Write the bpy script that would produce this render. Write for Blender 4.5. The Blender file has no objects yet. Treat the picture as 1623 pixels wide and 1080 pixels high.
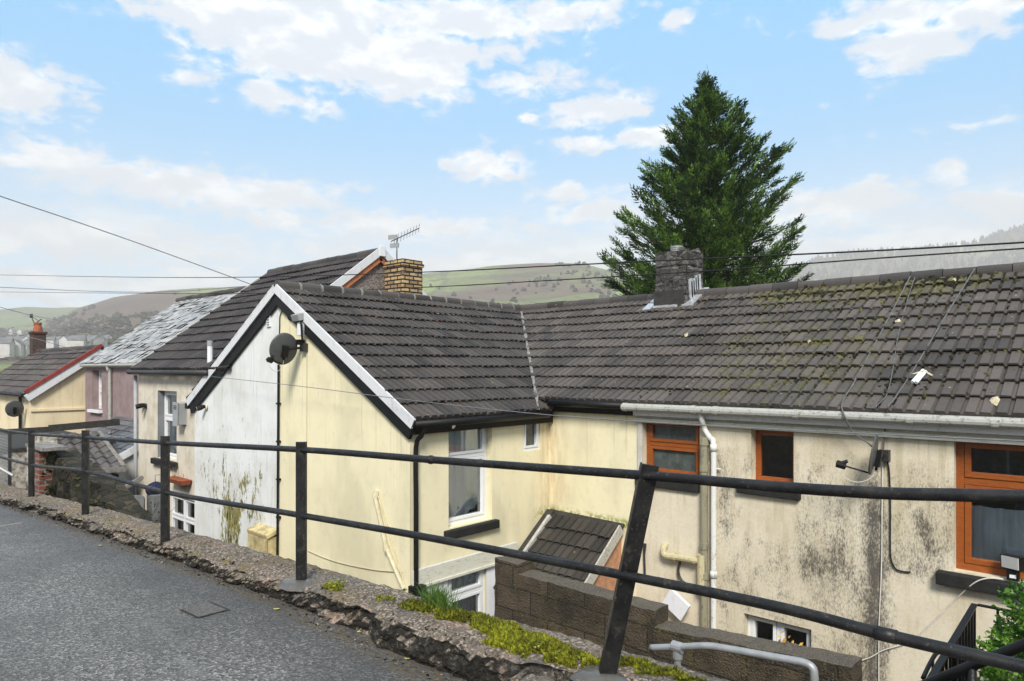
import bpy, math, random
from mathutils import Vector, Matrix, noise
random.seed(7)
R = math.radians
sc = bpy.context.scene
COL = sc.collection
# ------------------------------------------------------------------ camera frame
# x = along the terrace row, y = away from the lane, z = up; the camera stands at the origin (eye height)
TH = R(42.32)
F, CX, CY = 1085.0, 811.5, 585.0
FWD = Vector((-math.sin(TH), math.cos(TH), 0)); RGT = Vector((math.cos(TH), math.sin(TH), 0))
def ray(px, py): return FWD + RGT * ((px - CX) / F) + Vector((0, 0, (CY - py) / F))
def on_v(px, py, v): d = ray(px, py); return d * (v / d.y)
def on_u(px, py, u): d = ray(px, py); return d * (u / d.x)
def at(px, py, Y): return ray(px, py) * Y

cam = bpy.data.cameras.new('camera'); co = bpy.data.objects.new('camera', cam); COL.objects.link(co)
cam.sensor_width = 36; cam.lens = 36 * F / 1623; cam.shift_y = (CY - 540) / 1623
co.rotation_euler = (R(90), 0, TH); cam.clip_start = .05; cam.clip_end = 30000
sc.camera = co

# ------------------------------------------------------------------ node helpers
class G:
    def __init__(s, name, world=False):
        if world:
            s.m = bpy.data.worlds.new(name)
        else:
            s.m = bpy.data.materials.new(name)
        s.m.use_nodes = True
        s.t = s.m.node_tree; s.t.nodes.clear()
        s._p = None
    def n(s, typ, ins=None, **props):
        nd = s.t.nodes.new(typ)
        for k, v in props.items(): setattr(nd, k, v)
        for k, v in (ins or {}).items():
            sock = nd.inputs[k]
            if isinstance(v, bpy.types.NodeSocket): s.t.links.new(v, sock)
            else:
                if isinstance(v, (tuple, list)) and len(v) == 3 and sock.type == 'RGBA': v = (*v, 1)
                sock.default_value = v
        return nd
    def pos(s):
        if s._p is None: s._p = s.n('ShaderNodeNewGeometry').outputs['Position']
        return s._p
    def xyz(s, v=None):
        o = s.n('ShaderNodeSeparateXYZ', {0: v or s.pos()}).outputs; return o[0], o[1], o[2]
    def comb(s, x, y, z): return s.n('ShaderNodeCombineXYZ', {0: x, 1: y, 2: z}).outputs[0]
    def m_(s, op, a, b=0.0, c=0.0): return s.n('ShaderNodeMath', {0: a, 1: b, 2: c}, operation=op).outputs[0]
    def mul(s, a, b): return s.m_('MULTIPLY', a, b)
    def add(s, a, b): return s.m_('ADD', a, b)
    def sub(s, a, b): return s.m_('SUBTRACT', a, b)
    def mx(s, a, b): return s.m_('MAXIMUM', a, b)
    def noise(s, scale, detail=3, rough=.55, vec=None, st=None, dist=0.0, out=0):
        v = vec or s.pos()
        if st: v = s.n('ShaderNodeVectorMath', {0: v, 1: st}, operation='MULTIPLY').outputs[0]
        return s.n('ShaderNodeTexNoise', {'Vector': v, 'Scale': scale, 'Detail': detail, 'Roughness': rough, 'Distortion': dist}).outputs[out]
    def vor(s, scale, feat='F1', vec=None, out=0, st=None):
        v = vec or s.pos()
        if st: v = s.n('ShaderNodeVectorMath', {0: v, 1: st}, operation='MULTIPLY').outputs[0]
        return s.n('ShaderNodeTexVoronoi', {'Vector': v, 'Scale': scale}, feature=feat).outputs[out]
    def step(s, x, a, b):
        return s.n('ShaderNodeMapRange', {0: x, 1: a, 2: b, 3: 0.0, 4: 1.0}, interpolation_type='SMOOTHSTEP').outputs[0]
    def box(s, x, z, r, soft=.15):
        a = s.step(x, r[0] - soft, r[0] + soft); b = s.step(x, r[1] + soft, r[1] - soft)
        c = s.step(z, r[2] - soft, r[2] + soft); d = s.step(z, r[3] + soft, r[3] - soft)
        return s.mul(s.mul(a, b), s.mul(c, d))
    def mix(s, f, a, b, mode='MIX'):
        nd = s.n('ShaderNodeMix', None, data_type='RGBA', blend_type=mode)
        for i, v in ((0, f), (6, a), (7, b)):
            if isinstance(v, bpy.types.NodeSocket): s.t.links.new(v, nd.inputs[i])
            else: nd.inputs[i].default_value = (*v, 1) if isinstance(v, (tuple, list)) and len(v) == 3 else v
        return nd.outputs[2]
    def ramp(s, f, stops):
        nd = s.n('ShaderNodeValToRGB', {0: f}); e = nd.color_ramp.elements
        while len(e) < len(stops): e.new(.5)
        for k, (p, c) in enumerate(stops):
            e[k].position = p; e[k].color = (*c, 1) if len(c) == 3 else c
        return nd.outputs[0]
    def bump(s, h, strength=.5, dist=.01, normal=None):
        ins = {'Height': h, 'Strength': strength, 'Distance': dist}
        if normal is not None: ins['Normal'] = normal
        return s.n('ShaderNodeBump', ins).outputs[0]
    def out(s, col, rough=.8, normal=None, metal=0.0, spec=.35, **kw):
        ins = {'Base Color': col, 'Roughness': rough, 'Metallic': metal, 'Specular IOR Level': spec}
        if normal is not None: ins['Normal'] = normal
        ins.update(kw)
        b = s.n('ShaderNodeBsdfPrincipled', ins)
        s.t.links.new(b.outputs[0], s.n('ShaderNodeOutputMaterial').inputs[0]); return s.m

M = {}
def simple(name, col, rough=.6, var=.25, scale=9, metal=0.0, spec=.35, bump=.0, bscale=120):
    g = G(name); f = g.noise(scale, 5, .65)
    lo = tuple(c * (1 - var) for c in col); hi = tuple(min(1, c * (1 + var)) for c in col)
    c = g.ramp(f, [(.3, lo), (.7, hi)])
    nm = g.bump(g.noise(bscale, 3), bump, .004) if bump else None
    M[name] = g.out(c, rough, nm, metal, spec)
simple('black_paint', (.005, .005, .0055), .40, .5, 14, spec=.25, bump=.3, bscale=90)
simple('black_plastic', (.008, .008, .0085), .5, .3, spec=.22)
simple('dark_sill', (.014, .014, .013), .75, .5, 8, bump=.5, bscale=60)
simple('white_upvc', (.72, .73, .74), .35, .05, 4)
simple('grey_upvc', (.30, .31, .32), .5, .1, 4)
simple('cable_black', (.012, .012, .012), .6, .2)
simple('cable_grey', (.16, .16, .17), .6, .2)
simple('cable_dark', (.12, .12, .12), .5, .3)
simple('cable_white', (.6, .58, .52), .5, .2)
simple('galvanised', (.34, .345, .345), .45, .15, 20, metal=.35)
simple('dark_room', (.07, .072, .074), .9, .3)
simple('dish_grey', (.075, .078, .078), .45, .2, 6)
simple('red_ridge', (.22, .035, .025), .7, .3)
simple('terracotta', (.30, .085, .04), .75, .3, 12)
simple('salmon_wall', (.40, .21, .12), .8, .3, 10)
simple('orange_board', (.42, .15, .06), .6, .25, 10)
simple('felt', (.035, .033, .03), .85, .4, 10, bump=.4)
simple('metal_dark', (.05, .05, .05), .5, .3, 20, metal=.4)
simple('silver_flash', (.55, .56, .58), .3, .3, 14, metal=.6, bump=.7, bscale=30)
simple('roof_leaf', (.46, .41, .27), .7, .3, 30)
simple('petal', (.45, .26, .05), .6, .3)
simple('wet_cement', (.10, .094, .085), .25, .3, 9, bump=.3, bscale=50)
simple('yellow_ledge', (.46, .38, .20), .85, .45, 7, bump=.5)
simple('mortar_grey', (.20, .19, .175), .9, .4, 12, bump=.6)
simple('mortar', (.40, .39, .36), .9, .3, 20, bump=.6)
simple('blue_basket', (.012, .015, .05), .8, .4, 20)
simple('cream_pipe', (.54, .49, .33), .5, .2, 12)
simple('lamp_glass', (.6, .6, .58), .15, .1)
simple('leaf_fallen', (.42, .40, .14), .6, .4, 30)
simple('curtain', (.82, .84, .85), .9, .12, 3)
simple('dry_stalk', (.20, .14, .07), .9, .4, 6)
simple('rust_grate', (.165, .158, .148), .6, .4, 40, metal=.3, bump=.4)
simple('grey_board', (.14, .145, .15), .7, .3, 8)

def rail_paint():
    g = G('rail_paint'); f = g.noise(16, 6, .75); w = g.noise(60, 5, .8)
    c = g.mix(g.step(g.noise(7, 4, .6), .4, .65), (.006, .006, .0065), (.016, .0155, .015))
    c = g.mix(g.mul(g.step(f, .56, .66), .6), c, (.055, .042, .034))
    c = g.mix(g.mul(g.step(w, .60, .68), .8), c, (.15, .13, .11))
    M['rail_paint'] = g.out(c, g.ramp(f, [(.35, (.26,) * 3), (.65, (.6,) * 3)]), g.bump(g.add(w, f), .4, .004), spec=.35)
rail_paint()
def dirty_white(name, col, dcol=(.05, .05, .035), amt=.5, st=(1, 1, 6)):
    g = G(name); a = g.noise(5, 6, .7, st=st); b = g.noise(45, 4, .6)
    f = g.step(g.add(g.mul(a, .7), g.mul(b, .4)), .56, .72)
    M[name] = g.out(g.mix(g.mul(f, amt), col, dcol), .5, g.bump(b, .15, .003))
dirty_white('white_barge', (.62, .63, .64), amt=.3, st=(2, 2, .6))
dirty_white('white_gutter', (.38, .38, .345), amt=.8, st=(3, 3, 3))
dirty_white('pale_fascia', (.74, .74, .71), amt=.3, st=(3, 3, 3))
dirty_white('white_trim', (.60, .59, .50), (.15, .15, .04), .55, (1.5, 1.5, 8))
dirty_white('white_pipe', (.66, .66, .63), (.10, .10, .06), .6, (3, 3, 1))
dirty_white('iron_pipe', (.27, .25, .17), (.07, .065, .05), .95, (4, 4, 1))
dirty_white('branch_pipe', (.52, .46, .28), (.07, .06, .03), .8, (4, 4, 4))
dirty_white('white_verge', (.44, .42, .37), (.05, .04, .03), .9, (6, 6, 6))
dirty_white('white_panel', (.72, .73, .75), (.30, .28, .18), .3, (2, 2, .5))

def wood_frame(name, c1, c2):
    g = G(name); f = g.noise(12, 4, .6, st=(1, 1, 6))
    M[name] = g.out(g.ramp(f, [(.3, c1), (.7, c2)]), .42, g.bump(f, .1, .002))
wood_frame('orange_wood', (.22, .055, .010), (.33, .095, .018))

def glass():
    g = G('window_glass')
    fr = g.n('ShaderNodeFresnel', {'IOR': 1.5}).outputs[0]
    f = g.m_('MINIMUM', g.add(g.mul(fr, 1.5), .14), 1.0)
    nm = g.bump(g.noise(2.0, 2), .06, .02)
    a = g.n('ShaderNodeBsdfTransparent', {0: (.80, .85, .86, 1)})
    b = g.n('ShaderNodeBsdfGlossy', {'Color': (.9, .93, .95, 1), 'Roughness': .02, 'Normal': nm})
    mx = g.n('ShaderNodeMixShader', {0: f, 1: a.outputs[0], 2: b.outputs[0]})
    g.t.links.new(mx.outputs[0], g.n('ShaderNodeOutputMaterial').inputs[0]); M['window_glass'] = g.m
glass()
def frosted():
    g = G('frosted_glass'); f = g.noise(14, 5, .6, st=(1, 1, .6))
    c = g.ramp(f, [(.3, (.045, .055, .052)), (.7, (.10, .115, .11))])
    M['frosted_glass'] = g.out(c, .16, g.bump(g.noise(160, 2), .12, .002), spec=.5)
frosted()

def cream(name, col, side):
    g = G(name); x, y, z = g.xyz()
    f = g.noise(1.3, 5, .6, st=(1, 1, .45)); f2 = g.noise(7, 6, .7)
    c = g.mix(g.step(f, .42, .68), col, tuple(k * .82 for k in col))
    c = g.mix(g.mul(g.step(f2, .52, .72), .28), c, (.48, .42, .27))
    # rain streaks running down from the eaves board
    s = g.noise(1.0, 4, .6, st=(16, 16, .35))
    zz = g.step(z, -2.6, -.4)
    c = g.mix(g.mul(g.mul(g.step(s, .57, .72), zz), .38), c, (.24, .22, .16))
    # pock marks and chips
    v = g.noise(38, 2, .5)
    c = g.mix(g.mul(g.step(v, .72, .78), .45), c, (.34, .29, .18))
    if side:  # rusty damp run in the inner corner and green at the lean-to flashing
        cor = g.step(g.m_('ABSOLUTE', g.add(y, -9.6)), .5, .0)
        cor2 = g.step(g.m_('ABSOLUTE', g.add(x, 7.83)), .6, .0)
        q = g.mul(g.mul(cor, cor2), g.step(g.noise(3.5, 5, .7, st=(3, 3, .5)), .38, .62))
        c = g.mix(g.mul(q, .42), c, (.42, .24, .11))
        gr = g.mul(g.box(x, z, (-8, -6.0, -2.70, -2.48), .07), g.step(y, 9.0, 9.5))
        c = g.mix(g.mul(gr, g.step(g.noise(13, 5, .7), .42, .6)), c, (.26, .27, .05))
    h = g.add(g.mul(g.noise(60, 4, .6), .6), g.mul(g.noise(6, 3), .8))
    M[name] = g.out(c, .85, g.bump(h, .35, .006))
cream('cream_render', (.77, .70, .475), True)
cream('yellow_render', (.76, .645, .43), False)

def white_render():
    g = G('white_render'); x, y, z = g.xyz()
    f = g.noise(1.6, 5, .6); c = g.mix(g.step(f, .4, .7), (.70, .71, .70), (.60, .60, .57))
    st = g.noise(1, 5, .65, st=(9, 9, .8))
    c = g.mix(g.mul(g.step(st, .54, .74), .45), c, (.36, .35, .29))
    pm = g.mul(g.step(g.noise(6, 6, .75, st=(2, 2, .9)), .58, .68), g.box(x, z, (-16, -11.5, -3.2, -.6), .5))
    c = g.mix(g.mul(pm, .4), c, (.22, .22, .14))
    # mossy run: green-black algae in vertical tongues
    n1 = g.noise(1, 6, .72, st=(4.5, 4.5, 1.9)); n2 = g.noise(1, 6, .8, st=(17, 17, 6))
    n = g.add(g.mul(n1, .62), g.mul(n2, .42))
    zone = g.mx(g.box(x, z, (-14.0, -12.9, -5.2, -2.3), .62), g.mul(g.box(x, z, (-15.1, -12.0, -3.3, -1.55), .5), .60))
    k = g.add(g.mul(g.sub(n, .52), 1.25), g.add(.52, g.mul(zone, .345)))
    m1 = g.mul(g.step(k, .755, .80), g.step(zone, .02, .2))
    c = g.mix(g.mul(m1, .93), c, g.ramp(g.noise(9, 4, .6), [(.35, (.13, .12, .012)), (.62, (.26, .22, .04))]))
    m2 = g.mul(g.step(g.add(n2, g.mul(zone, .16)), .66, .72), m1)
    c = g.mix(m2, c, (.025, .028, .012))
    h = g.add(g.mul(g.noise(60, 4, .6), .6), g.mul(g.noise(5, 3), .8))
    M['white_render'] = g.out(c, .85, g.bump(h, .35, .006))
white_render()

def dirty_render():
    g = G('dirty_render'); x, y, z = g.xyz()
    f = g.noise(1.1, 5, .6); c = g.mix(g.step(f, .38, .68), (.70, .63, .49), (.60, .53, .39))
    c = g.mix(g.mul(g.step(g.noise(1, 5, .7, st=(5, 5, .7)), .46, .72), .45), c, (.36, .29, .14))
    # black algae speckle in clouds
    big = g.noise(1.0, 4, .55, st=(1.5, 1.5, .75)); mid = g.noise(5, 5, .7, st=(1, 1, .5)); sp = g.noise(52, 5, .85, st=(1, 1, .40))
    zone = g.add(g.mul(g.step(big, .34, .62), .11), g.mul(g.step(mid, .42, .66), .15))
    clean = g.box(x, z, (-4.15, -3.52, -2.35, -1.55), .13)      # rain-washed patch under the middle sill
    clean = g.mx(clean, g.box(x, z, (-2.2, 2, -6, -2.62), .16))
    clean = g.mx(clean, g.box(x, z, (-7, 6, -1.0, -.3), .2))
    clean = g.mx(clean, g.box(x, z, (-7, -5.0, -6, -.3), .12))
    blob = g.box(x, z, (-3.45, -2.95, -2.9, -2.3), .36)
    blob2 = g.box(x, z, (-2.56, -2.38, -6, -1.5), .11)
    low = g.box(x, z, (-4.8, -1.45, -4.2, -1.15), .35)
    strip = g.mx(g.box(x, z, (-4.62, -4.32, -2.6, -1.1), .14), g.mul(g.box(x, z, (-2.2, -1.7, -2.4, -1.25), .22), .9))
    k = g.add(g.add(sp, zone), g.add(g.mul(blob, .15), g.add(g.mul(blob2, .21), g.add(g.mul(low, .125), g.mul(strip, .075)))))
    k = g.sub(k, g.mul(clean, .30))
    d = g.step(k, .66, 1.0)
    c = g.mix(g.mul(g.step(g.noise(28, 5, .8), .44, .62), .16), c, (.30, .25, .19))
    c = g.mix(g.mul(d, .9), c, (.045, .041, .039))
    soft = g.mul(g.add(g.mul(blob, .55), g.mul(blob2, .75)), g.step(g.noise(4, 5, .7, st=(2, 2, .8)), .40, .62))
    c = g.mix(g.mul(soft, .32), c, (.06, .052, .048))
    # yellow-green runs below sills and gutter
    gr = g.mul(g.step(g.noise(1, 4, .65, st=(6, 6, .35)), .56, .7), g.step(z, -3.4, -1.2))
    c = g.mix(g.mul(gr, .30), c, (.24, .21, .05))
    h = g.add(g.noise(75, 5, .7), g.mul(g.noise(9, 3), .6))
    M['dirty_render'] = g.out(c, .9, g.bump(h, .6, .008))
dirty_render()
def flat_render(name, c1, c2, sc_=2.0, b=.4):
    g = G(name); c = g.mix(g.step(g.noise(sc_, 6, .65), .38, .68), c1, c2)
    s = g.noise(1, 5, .65, st=(6, 6, .7)); c = g.mix(g.mul(g.step(s, .55, .75), .35), c, tuple(k * .45 for k in c1))
    M[name] = g.out(c, .88, g.bump(g.noise(50, 4, .6), b, .008))
flat_render('mauve_render', (.27, .205, .205), (.215, .15, .14))
flat_render('offwhite_brick', (.62, .57, .47), (.50, .44, .34), 3)
flat_render('grey_surround', (.52, .50, .46), (.42, .41, .37), 5)
flat_render('grey_reveal', (.20, .21, .22), (.16, .165, .17), 3)
flat_render('peeling_white', (.50, .47, .41), (.13, .10, .075), 9)
flat_render('stone_wall_dark', (.06, .05, .035), (.02, .02, .012), 6, .8)
def pebble():
    g = G('pebbledash'); v = g.vor(45); c = g.ramp(g.vor(45, out=1), [(.2, (.10, .085, .075)), (.5, (.20, .17, .15)), (.8, (.34, .29, .26))])
    M['pebbledash'] = g.out(c, .9, g.bump(v, .8, .012))
pebble()
def bricks(name, c1, c2, mort, sx=1.0):
    g = G(name); x, y, z = g.xyz()
    vec = g.comb(g.add(x, y), z, 0.0)
    b = g.n('ShaderNodeTexBrick', {'Vector': vec, 'Color1': c1, 'Color2': c2, 'Mortar': mort, 'Scale': 1.0, 'Mortar Size': .017, 'Brick Width': .26 * sx, 'Row Height': .095, 'Bias': -.1})
    c = g.mix(g.mul(g.step(g.noise(11, 5, .7), .50, .70), .8), b.outputs[0], (.03, .028, .025))
    h = g.add(g.mul(b.outputs[1], -1.0), g.mul(g.noise(70, 4), .3))
    M[name] = g.out(c, .9, g.bump(h, .9, .012))
bricks('yellow_brick', (.50, .36, .19), (.20, .13, .065), (.015, .013, .011))
bricks('red_brick', (.25, .07, .045), (.17, .05, .035), (.22, .20, .17))
bricks('dark_brick', (.10, .04, .03), (.06, .03, .025), (.07, .06, .05))

def tiles(name, base, lich, moss, tint=(1, .95, .9), gloss=.55):
    """concrete roof tile; per-tile shade from the UV tile index; lichen dots, algae and moss clumps of their own"""
    g = G(name); x, y, z = g.xyz()
    uv = g.n('ShaderNodeUVMap').outputs[0]
    fl = g.n('ShaderNodeVectorMath', {0: uv}, operation='FLOOR').outputs[0]
    wn = g.n('ShaderNodeTexWhiteNoise', {0: fl}, noise_dimensions='2D').outputs
    c = g.mix(wn[0], tuple(b * .62 for b in base), tuple(b * 1.4 * t for b, t in zip(base, tint)))
    c = g.mix(g.mul(g.step(g.noise(.7, 5, .6), .4, .7), .45), c, tuple(b * 1.35 for b in base))
    c = g.mix(g.mul(g.step(g.noise(30, 5, .75), .5, .72), .5), c, tuple(b * .45 for b in base))
    # pale lichen spots
    lv = g.vor(5.5); lm = g.mul(g.step(g.add(lv, g.mul(g.noise(25, 4, .7), .14)), .165, .125), g.step(g.noise(1.6, 2), .5 - lich, .62 - lich))
    c = g.mix(g.mul(lm, .75), c, g.ramp(g.noise(2.7, 1), [(.4, (.30, .29, .25)), (.62, (.40, .34, .16))]))
    # dark moss cushions and green patches
    d = g.vor(13); dm = g.mul(g.step(g.add(d, g.mul(g.noise(30, 3), .15)), .30, .24), g.step(g.noise(1.1, 3, .6), .60 - moss * .12, .70 - moss * .12))
    c = g.mix(g.mul(dm, .9), c, (.028, .027, .018))
    hz = None
    if moss > .5:
        zone = g.mx(g.mul(g.step(z, .75, 1.45), g.box(x, z, (-5.4, -1.6, -1, 3), .5)), g.mul(g.box(x, z, (-5.3, -2.3, -.7, 1.0), .6), .60))
        n = g.add(g.mul(g.noise(3.2, 5, .7), .7), g.mul(g.noise(26, 4, .7), .35))
        mm = g.mul(g.step(g.add(n, g.mul(zone, .28)), .71, .75), g.step(zone, .05, .3))
        c = g.mix(g.mul(mm, .85), c, g.ramp(g.noise(14, 4, .7), [(.36, (.028, .026, .010)), (.50, (.075, .068, .02)), (.66, (.17, .16, .03))]))
        gr = g.mul(g.step(g.add(n, g.mul(zone, .30)), .60, .70), g.step(zone, .05, .3))
        c = g.mix(g.mul(gr, .14), c, (.19, .18, .145))
        hz = mm
    h = g.add(g.mul(g.noise(90, 4, .7), .5), g.mul(dm, 1.2))
    if hz is not None: h = g.add(h, g.mul(hz, g.mul(g.noise(40, 4), 2.5)))
    M[name] = g.out(c, gloss + .12, g.bump(h, .5, .01), spec=.22)
tiles('roof_tile_row', (.078, .070, .065), .06, 1.0)
tiles('roof_tile_wing', (.060, .054, .051), .04, .2)
tiles('roof_tile_dark', (.048, .042, .040), .02, .1)
tiles('roof_tile_lean', (.045, .042, .038), .02, .35)
tiles('roof_tile_far', (.075, .062, .056), .03, .2)
tiles('pantile_grey', (.085, .08, .078), .03, .2, gloss=.35)
tiles('ridge_tile', (.06, .056, .054), .03, .3)
def slate(name, lo, hi, rough):
    g = G(name); uv = g.n('ShaderNodeUVMap').outputs[0]
    fl = g.n('ShaderNodeVectorMath', {0: uv}, operation='FLOOR').outputs[0]
    wn = g.n('ShaderNodeTexWhiteNoise', {0: fl}, noise_dimensions='2D').outputs
    f = g.add(g.mul(wn[0], .45), g.mul(g.noise(6, 6, .7), .65))
    c = g.ramp(f, [(.28, lo), (.72, hi)])
    r = g.ramp(g.noise(9, 5, .7), [(.3, (rough, ) * 3), (.7, (rough + .3, ) * 3)])
    M[name] = g.out(c, r, g.bump(g.noise(35, 5, .7), .35, .006), spec=.6)
slate('slate_silver', (.17, .167, .16), (.38, .37, .355), .34)
slate('slate_dark', (.05, .05, .053), (.13, .13, .14), .22)

def concrete_kerb():
    g = G('kerb_concrete'); x, y, z = g.xyz()
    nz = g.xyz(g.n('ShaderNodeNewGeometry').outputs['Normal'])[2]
    agg = g.vor(80, out=1); big = g.noise(2.2, 5, .65)
    c = g.ramp(g.n('ShaderNodeSeparateColor', {0: agg}).outputs[0], [(.1, (.060, .048, .036)), (.4, (.118, .095, .070)), (.7, (.178, .146, .112)), (.95, (.33, .275, .22))])
    c = g.mix(g.mul(g.step(g.noise(3.5, 6, .75), .53, .68), .75), c, g.mix(g.step(g.noise(55, 3), .4, .6), (.20, .105, .07), (.40, .30, .25)))
    c = g.mix(g.mul(g.step(big, .50, .62), .6), c, (.105, .10, .095))
    c = g.mix(g.mul(g.step(g.noise(24, 5, .75), .56, .70), .7), c, (.045, .042, .032))
    mo = g.mul(g.step(g.add(g.noise(3.2, 5, .7), g.mul(g.noise(30, 3), .2)), .68, .76), .85)
    c = g.mix(mo, c, (.17, .14, .03))
    c = g.mix(g.mul(g.step(g.noise(1.6, 6, .75), .50, .64), .5), c, (.12, .085, .045))
    # broken road-side face: dark lichen on rubble, with the face's shade painted in near-black
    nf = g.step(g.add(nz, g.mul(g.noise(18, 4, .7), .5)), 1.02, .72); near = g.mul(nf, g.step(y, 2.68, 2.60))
    crust_shade = g.mul(near, g.step(g.noise(16, 5, .75), .30, .46))
    c = g.mix(g.mul(crust_shade, .97), c, g.ramp(g.noise(45, 4, .7), [(.42, (.004, .004, .003)), (.6, (.016, .014, .010)), (.74, (.09, .065, .042))]))
    h = g.add(g.mul(g.vor(60), 1.0), g.mul(g.noise(40, 5, .7), 1.2))
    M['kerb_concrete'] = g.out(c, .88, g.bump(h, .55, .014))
concrete_kerb()
def asphalt():
    g = G('asphalt'); x, y, z = g.xyz()
    v = g.vor(75, out=1); s = g.n('ShaderNodeSeparateColor', {0: v}).outputs[0]
    c = g.ramp(s, [(.05, (.070, .067, .063)), (.42, (.122, .117, .109)), (.8, (.172, .166, .156)), (.96, (.29, .28, .265))])
    c = g.mix(g.mul(g.step(g.noise(1.0, 5, .6), .40, .66), .45), c, (.072, .069, .064))
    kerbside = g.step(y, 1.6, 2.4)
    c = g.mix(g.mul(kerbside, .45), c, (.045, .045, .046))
    d = g.mul(g.step(y, 2.30, 2.42), g.step(g.noise(20, 4, .7), .42, .6))
    c = g.mix(g.mul(d, .55), c, (.12, .09, .05))
    c = g.mix(g.mul(g.step(g.noise(1.7, 6, .75, st=(1, 1.6, 1)), .58, .70), .3), c, (.20, .20, .20))
    h = g.add(g.vor(75), g.mul(g.noise(60, 4, .7), .6))
    r = g.ramp(g.noise(1.0, 4, .6, st=(.5, 1.2, 1)), [(.38, (.38,) * 3), (.62, (.62,) * 3)])
    M['asphalt'] = g.out(c, r, g.bump(h, .7, .010), spec=.25)
asphalt()
def block_wall():
    g = G('concrete_block'); x, y, z = g.xyz()
    vec = g.comb(x, z, 0.0)
    b = g.n('ShaderNodeTexBrick', {'Vector': vec, 'Color1': (.082, .060, .038), 'Color2': (.052, .040, .026), 'Mortar': (.020, .017, .013), 'Scale': 1.0, 'Mortar Size': .008, 'Brick Width': .45, 'Row Height': .225})
    c = g.mix(g.mul(g.step(g.noise(3, 6, .7), .42, .66), .8), b.outputs[0], (.020, .017, .010))
    c = g.mix(g.mul(g.step(g.noise(5, 6, .75, st=(1, 1, .5)), .52, .66), .7), c, (.10, .085, .025))
    c = g.mix(g.mul(g.step(g.noise(60, 4, .7), .56, .70), .6), c, (.24, .21, .18))
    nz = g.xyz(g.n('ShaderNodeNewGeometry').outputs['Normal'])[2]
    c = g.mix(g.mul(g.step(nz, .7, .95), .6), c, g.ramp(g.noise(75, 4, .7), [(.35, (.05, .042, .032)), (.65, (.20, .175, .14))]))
    h = g.add(g.mul(b.outputs[1], -.6), g.add(g.mul(g.noise(80, 4, .7), .6), g.vor(60)))
    M['concrete_block'] = g.out(c, .92, g.bump(h, .8, .012))
block_wall()
def rubble(name, cols):
    g = G(name); v = g.vor(5.5, out=1, st=(1, 1, 1.7)); s = g.n('ShaderNodeSeparateColor', {0: v}).outputs[0]
    c = g.ramp(s, [(.2, cols[0]), (.6, cols[1]), (.9, cols[2])])
    c = g.mix(g.mul(g.step(g.noise(12, 6, .75), .46, .64), .8), c, cols[3])
    c = g.mix(g.mul(g.step(g.noise(48, 4, .7), .60, .72), .6), c, tuple(k * 2.2 for k in cols[1]))
    e = g.vor(5.5, 'DISTANCE_TO_EDGE', st=(1, 1, 1.7)); 
    h = g.add(g.step(e, 0, .09), g.mul(g.noise(30, 5, .7), .9))
    M[name] = g.out(c, .9, g.bump(h, .9, .03))
rubble('chimney_stone', [(.055, .052, .048), (.10, .095, .088), (.15, .14, .13), (.025, .024, .022)])
rubble('mossy_stone', [(.022, .020, .013), (.040, .034, .022), (.075, .062, .042), (.012, .014, .005)])
def foliage(name, cols, rough=.55):
    g = G(name); r = g.n('ShaderNodeNewGeometry').outputs['Random Per Island']
    big = g.step(g.noise(1.0, 4, .65), .36, .64)
    c = g.ramp(g.add(g.mul(r, .5), g.mul(big, .45)), [(.22, cols[0]), (.52, cols[1]), (.8, cols[2])])
    b = g.n('ShaderNodeBsdfPrincipled', {'Base Color': c, 'Roughness': rough, 'Specular IOR Level': .3})
    t = g.n('ShaderNodeBsdfTranslucent', {0: c})
    mx = g.n('ShaderNodeMixShader', {0: .28, 1: b.outputs[0], 2: t.outputs[0]})
    g.t.links.new(mx.outputs[0], g.n('ShaderNodeOutputMaterial').inputs[0]); M[name] = g.m
foliage('conifer', [(.018, .040, .014), (.060, .125, .026), (.21, .34, .055)])
foliage('shrub_leaf', [(.030, .085, .010), (.085, .21, .02), (.19, .35, .04)], .4)
foliage('moss', [(.055, .060, .010), (.16, .17, .012), (.34, .35, .022)], .8)
foliage('roof_moss', [(.016, .015, .008), (.035, .032, .014), (.13, .12, .03)], .9)
foliage('grass_blade', [(.05, .11, .02), (.12, .22, .03), (.26, .30, .08)], .5)
foliage('dark_leaf', [(.015, .02, .006), (.04, .045, .012), (.10, .10, .03)], .6)
simple('bark', (.06, .045, .035), .9, .4, 12, bump=.6)
foliage('far_wood', [(.032, .034, .022), (.055, .050, .034), (.085, .070, .048)], .9)
def hill_mat(name, kind):
    g = G(name); x, y, z = g.xyz()
    f = g.noise(.006, 5, .6); f2 = g.noise(.028, 5, .7); f3 = g.noise(.16, 4, .7)
    v = g.vor(.0065, out=1); cell = g.n('ShaderNodeSeparateColor', {0: v}).outputs[0]
    c = g.ramp(g.add(g.mul(f, .7), g.mul(cell, .3)), [(.36, (.085, .048, .036)), (.47, (.125, .082, .050)), (.51, (.12, .145, .035)), (.64, (.20, .25, .05))])
    if kind == 'green': c = g.ramp(g.add(g.mul(cell, .5), g.mul(f, .5)), [(.3, (.13, .15, .06)), (.6, (.17, .22, .075)), (.8, (.14, .12, .07))])
    c = g.mix(g.mul(g.step(f2, .54, .62), .75), c, (.05, .045, .032))
    c = g.mix(g.mul(g.step(f3, .45, .62), .55), c, (.045, .040, .028))
    hedge = g.vor(.0065, 'DISTANCE_TO_EDGE'); c = g.mix(g.mul(g.step(hedge, .035, .02), .5), c, (.035, .035, .022))
    M[name] = g.out(c, .95)
hill_mat('moor', 'brown'); hill_mat('pasture', 'green')
flat_render('earth', (.07, .055, .04), (.04, .035, .025), 1.5)
flat_render('far_white', (.52, .51, .49), (.36, .35, .33), .2)
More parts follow.
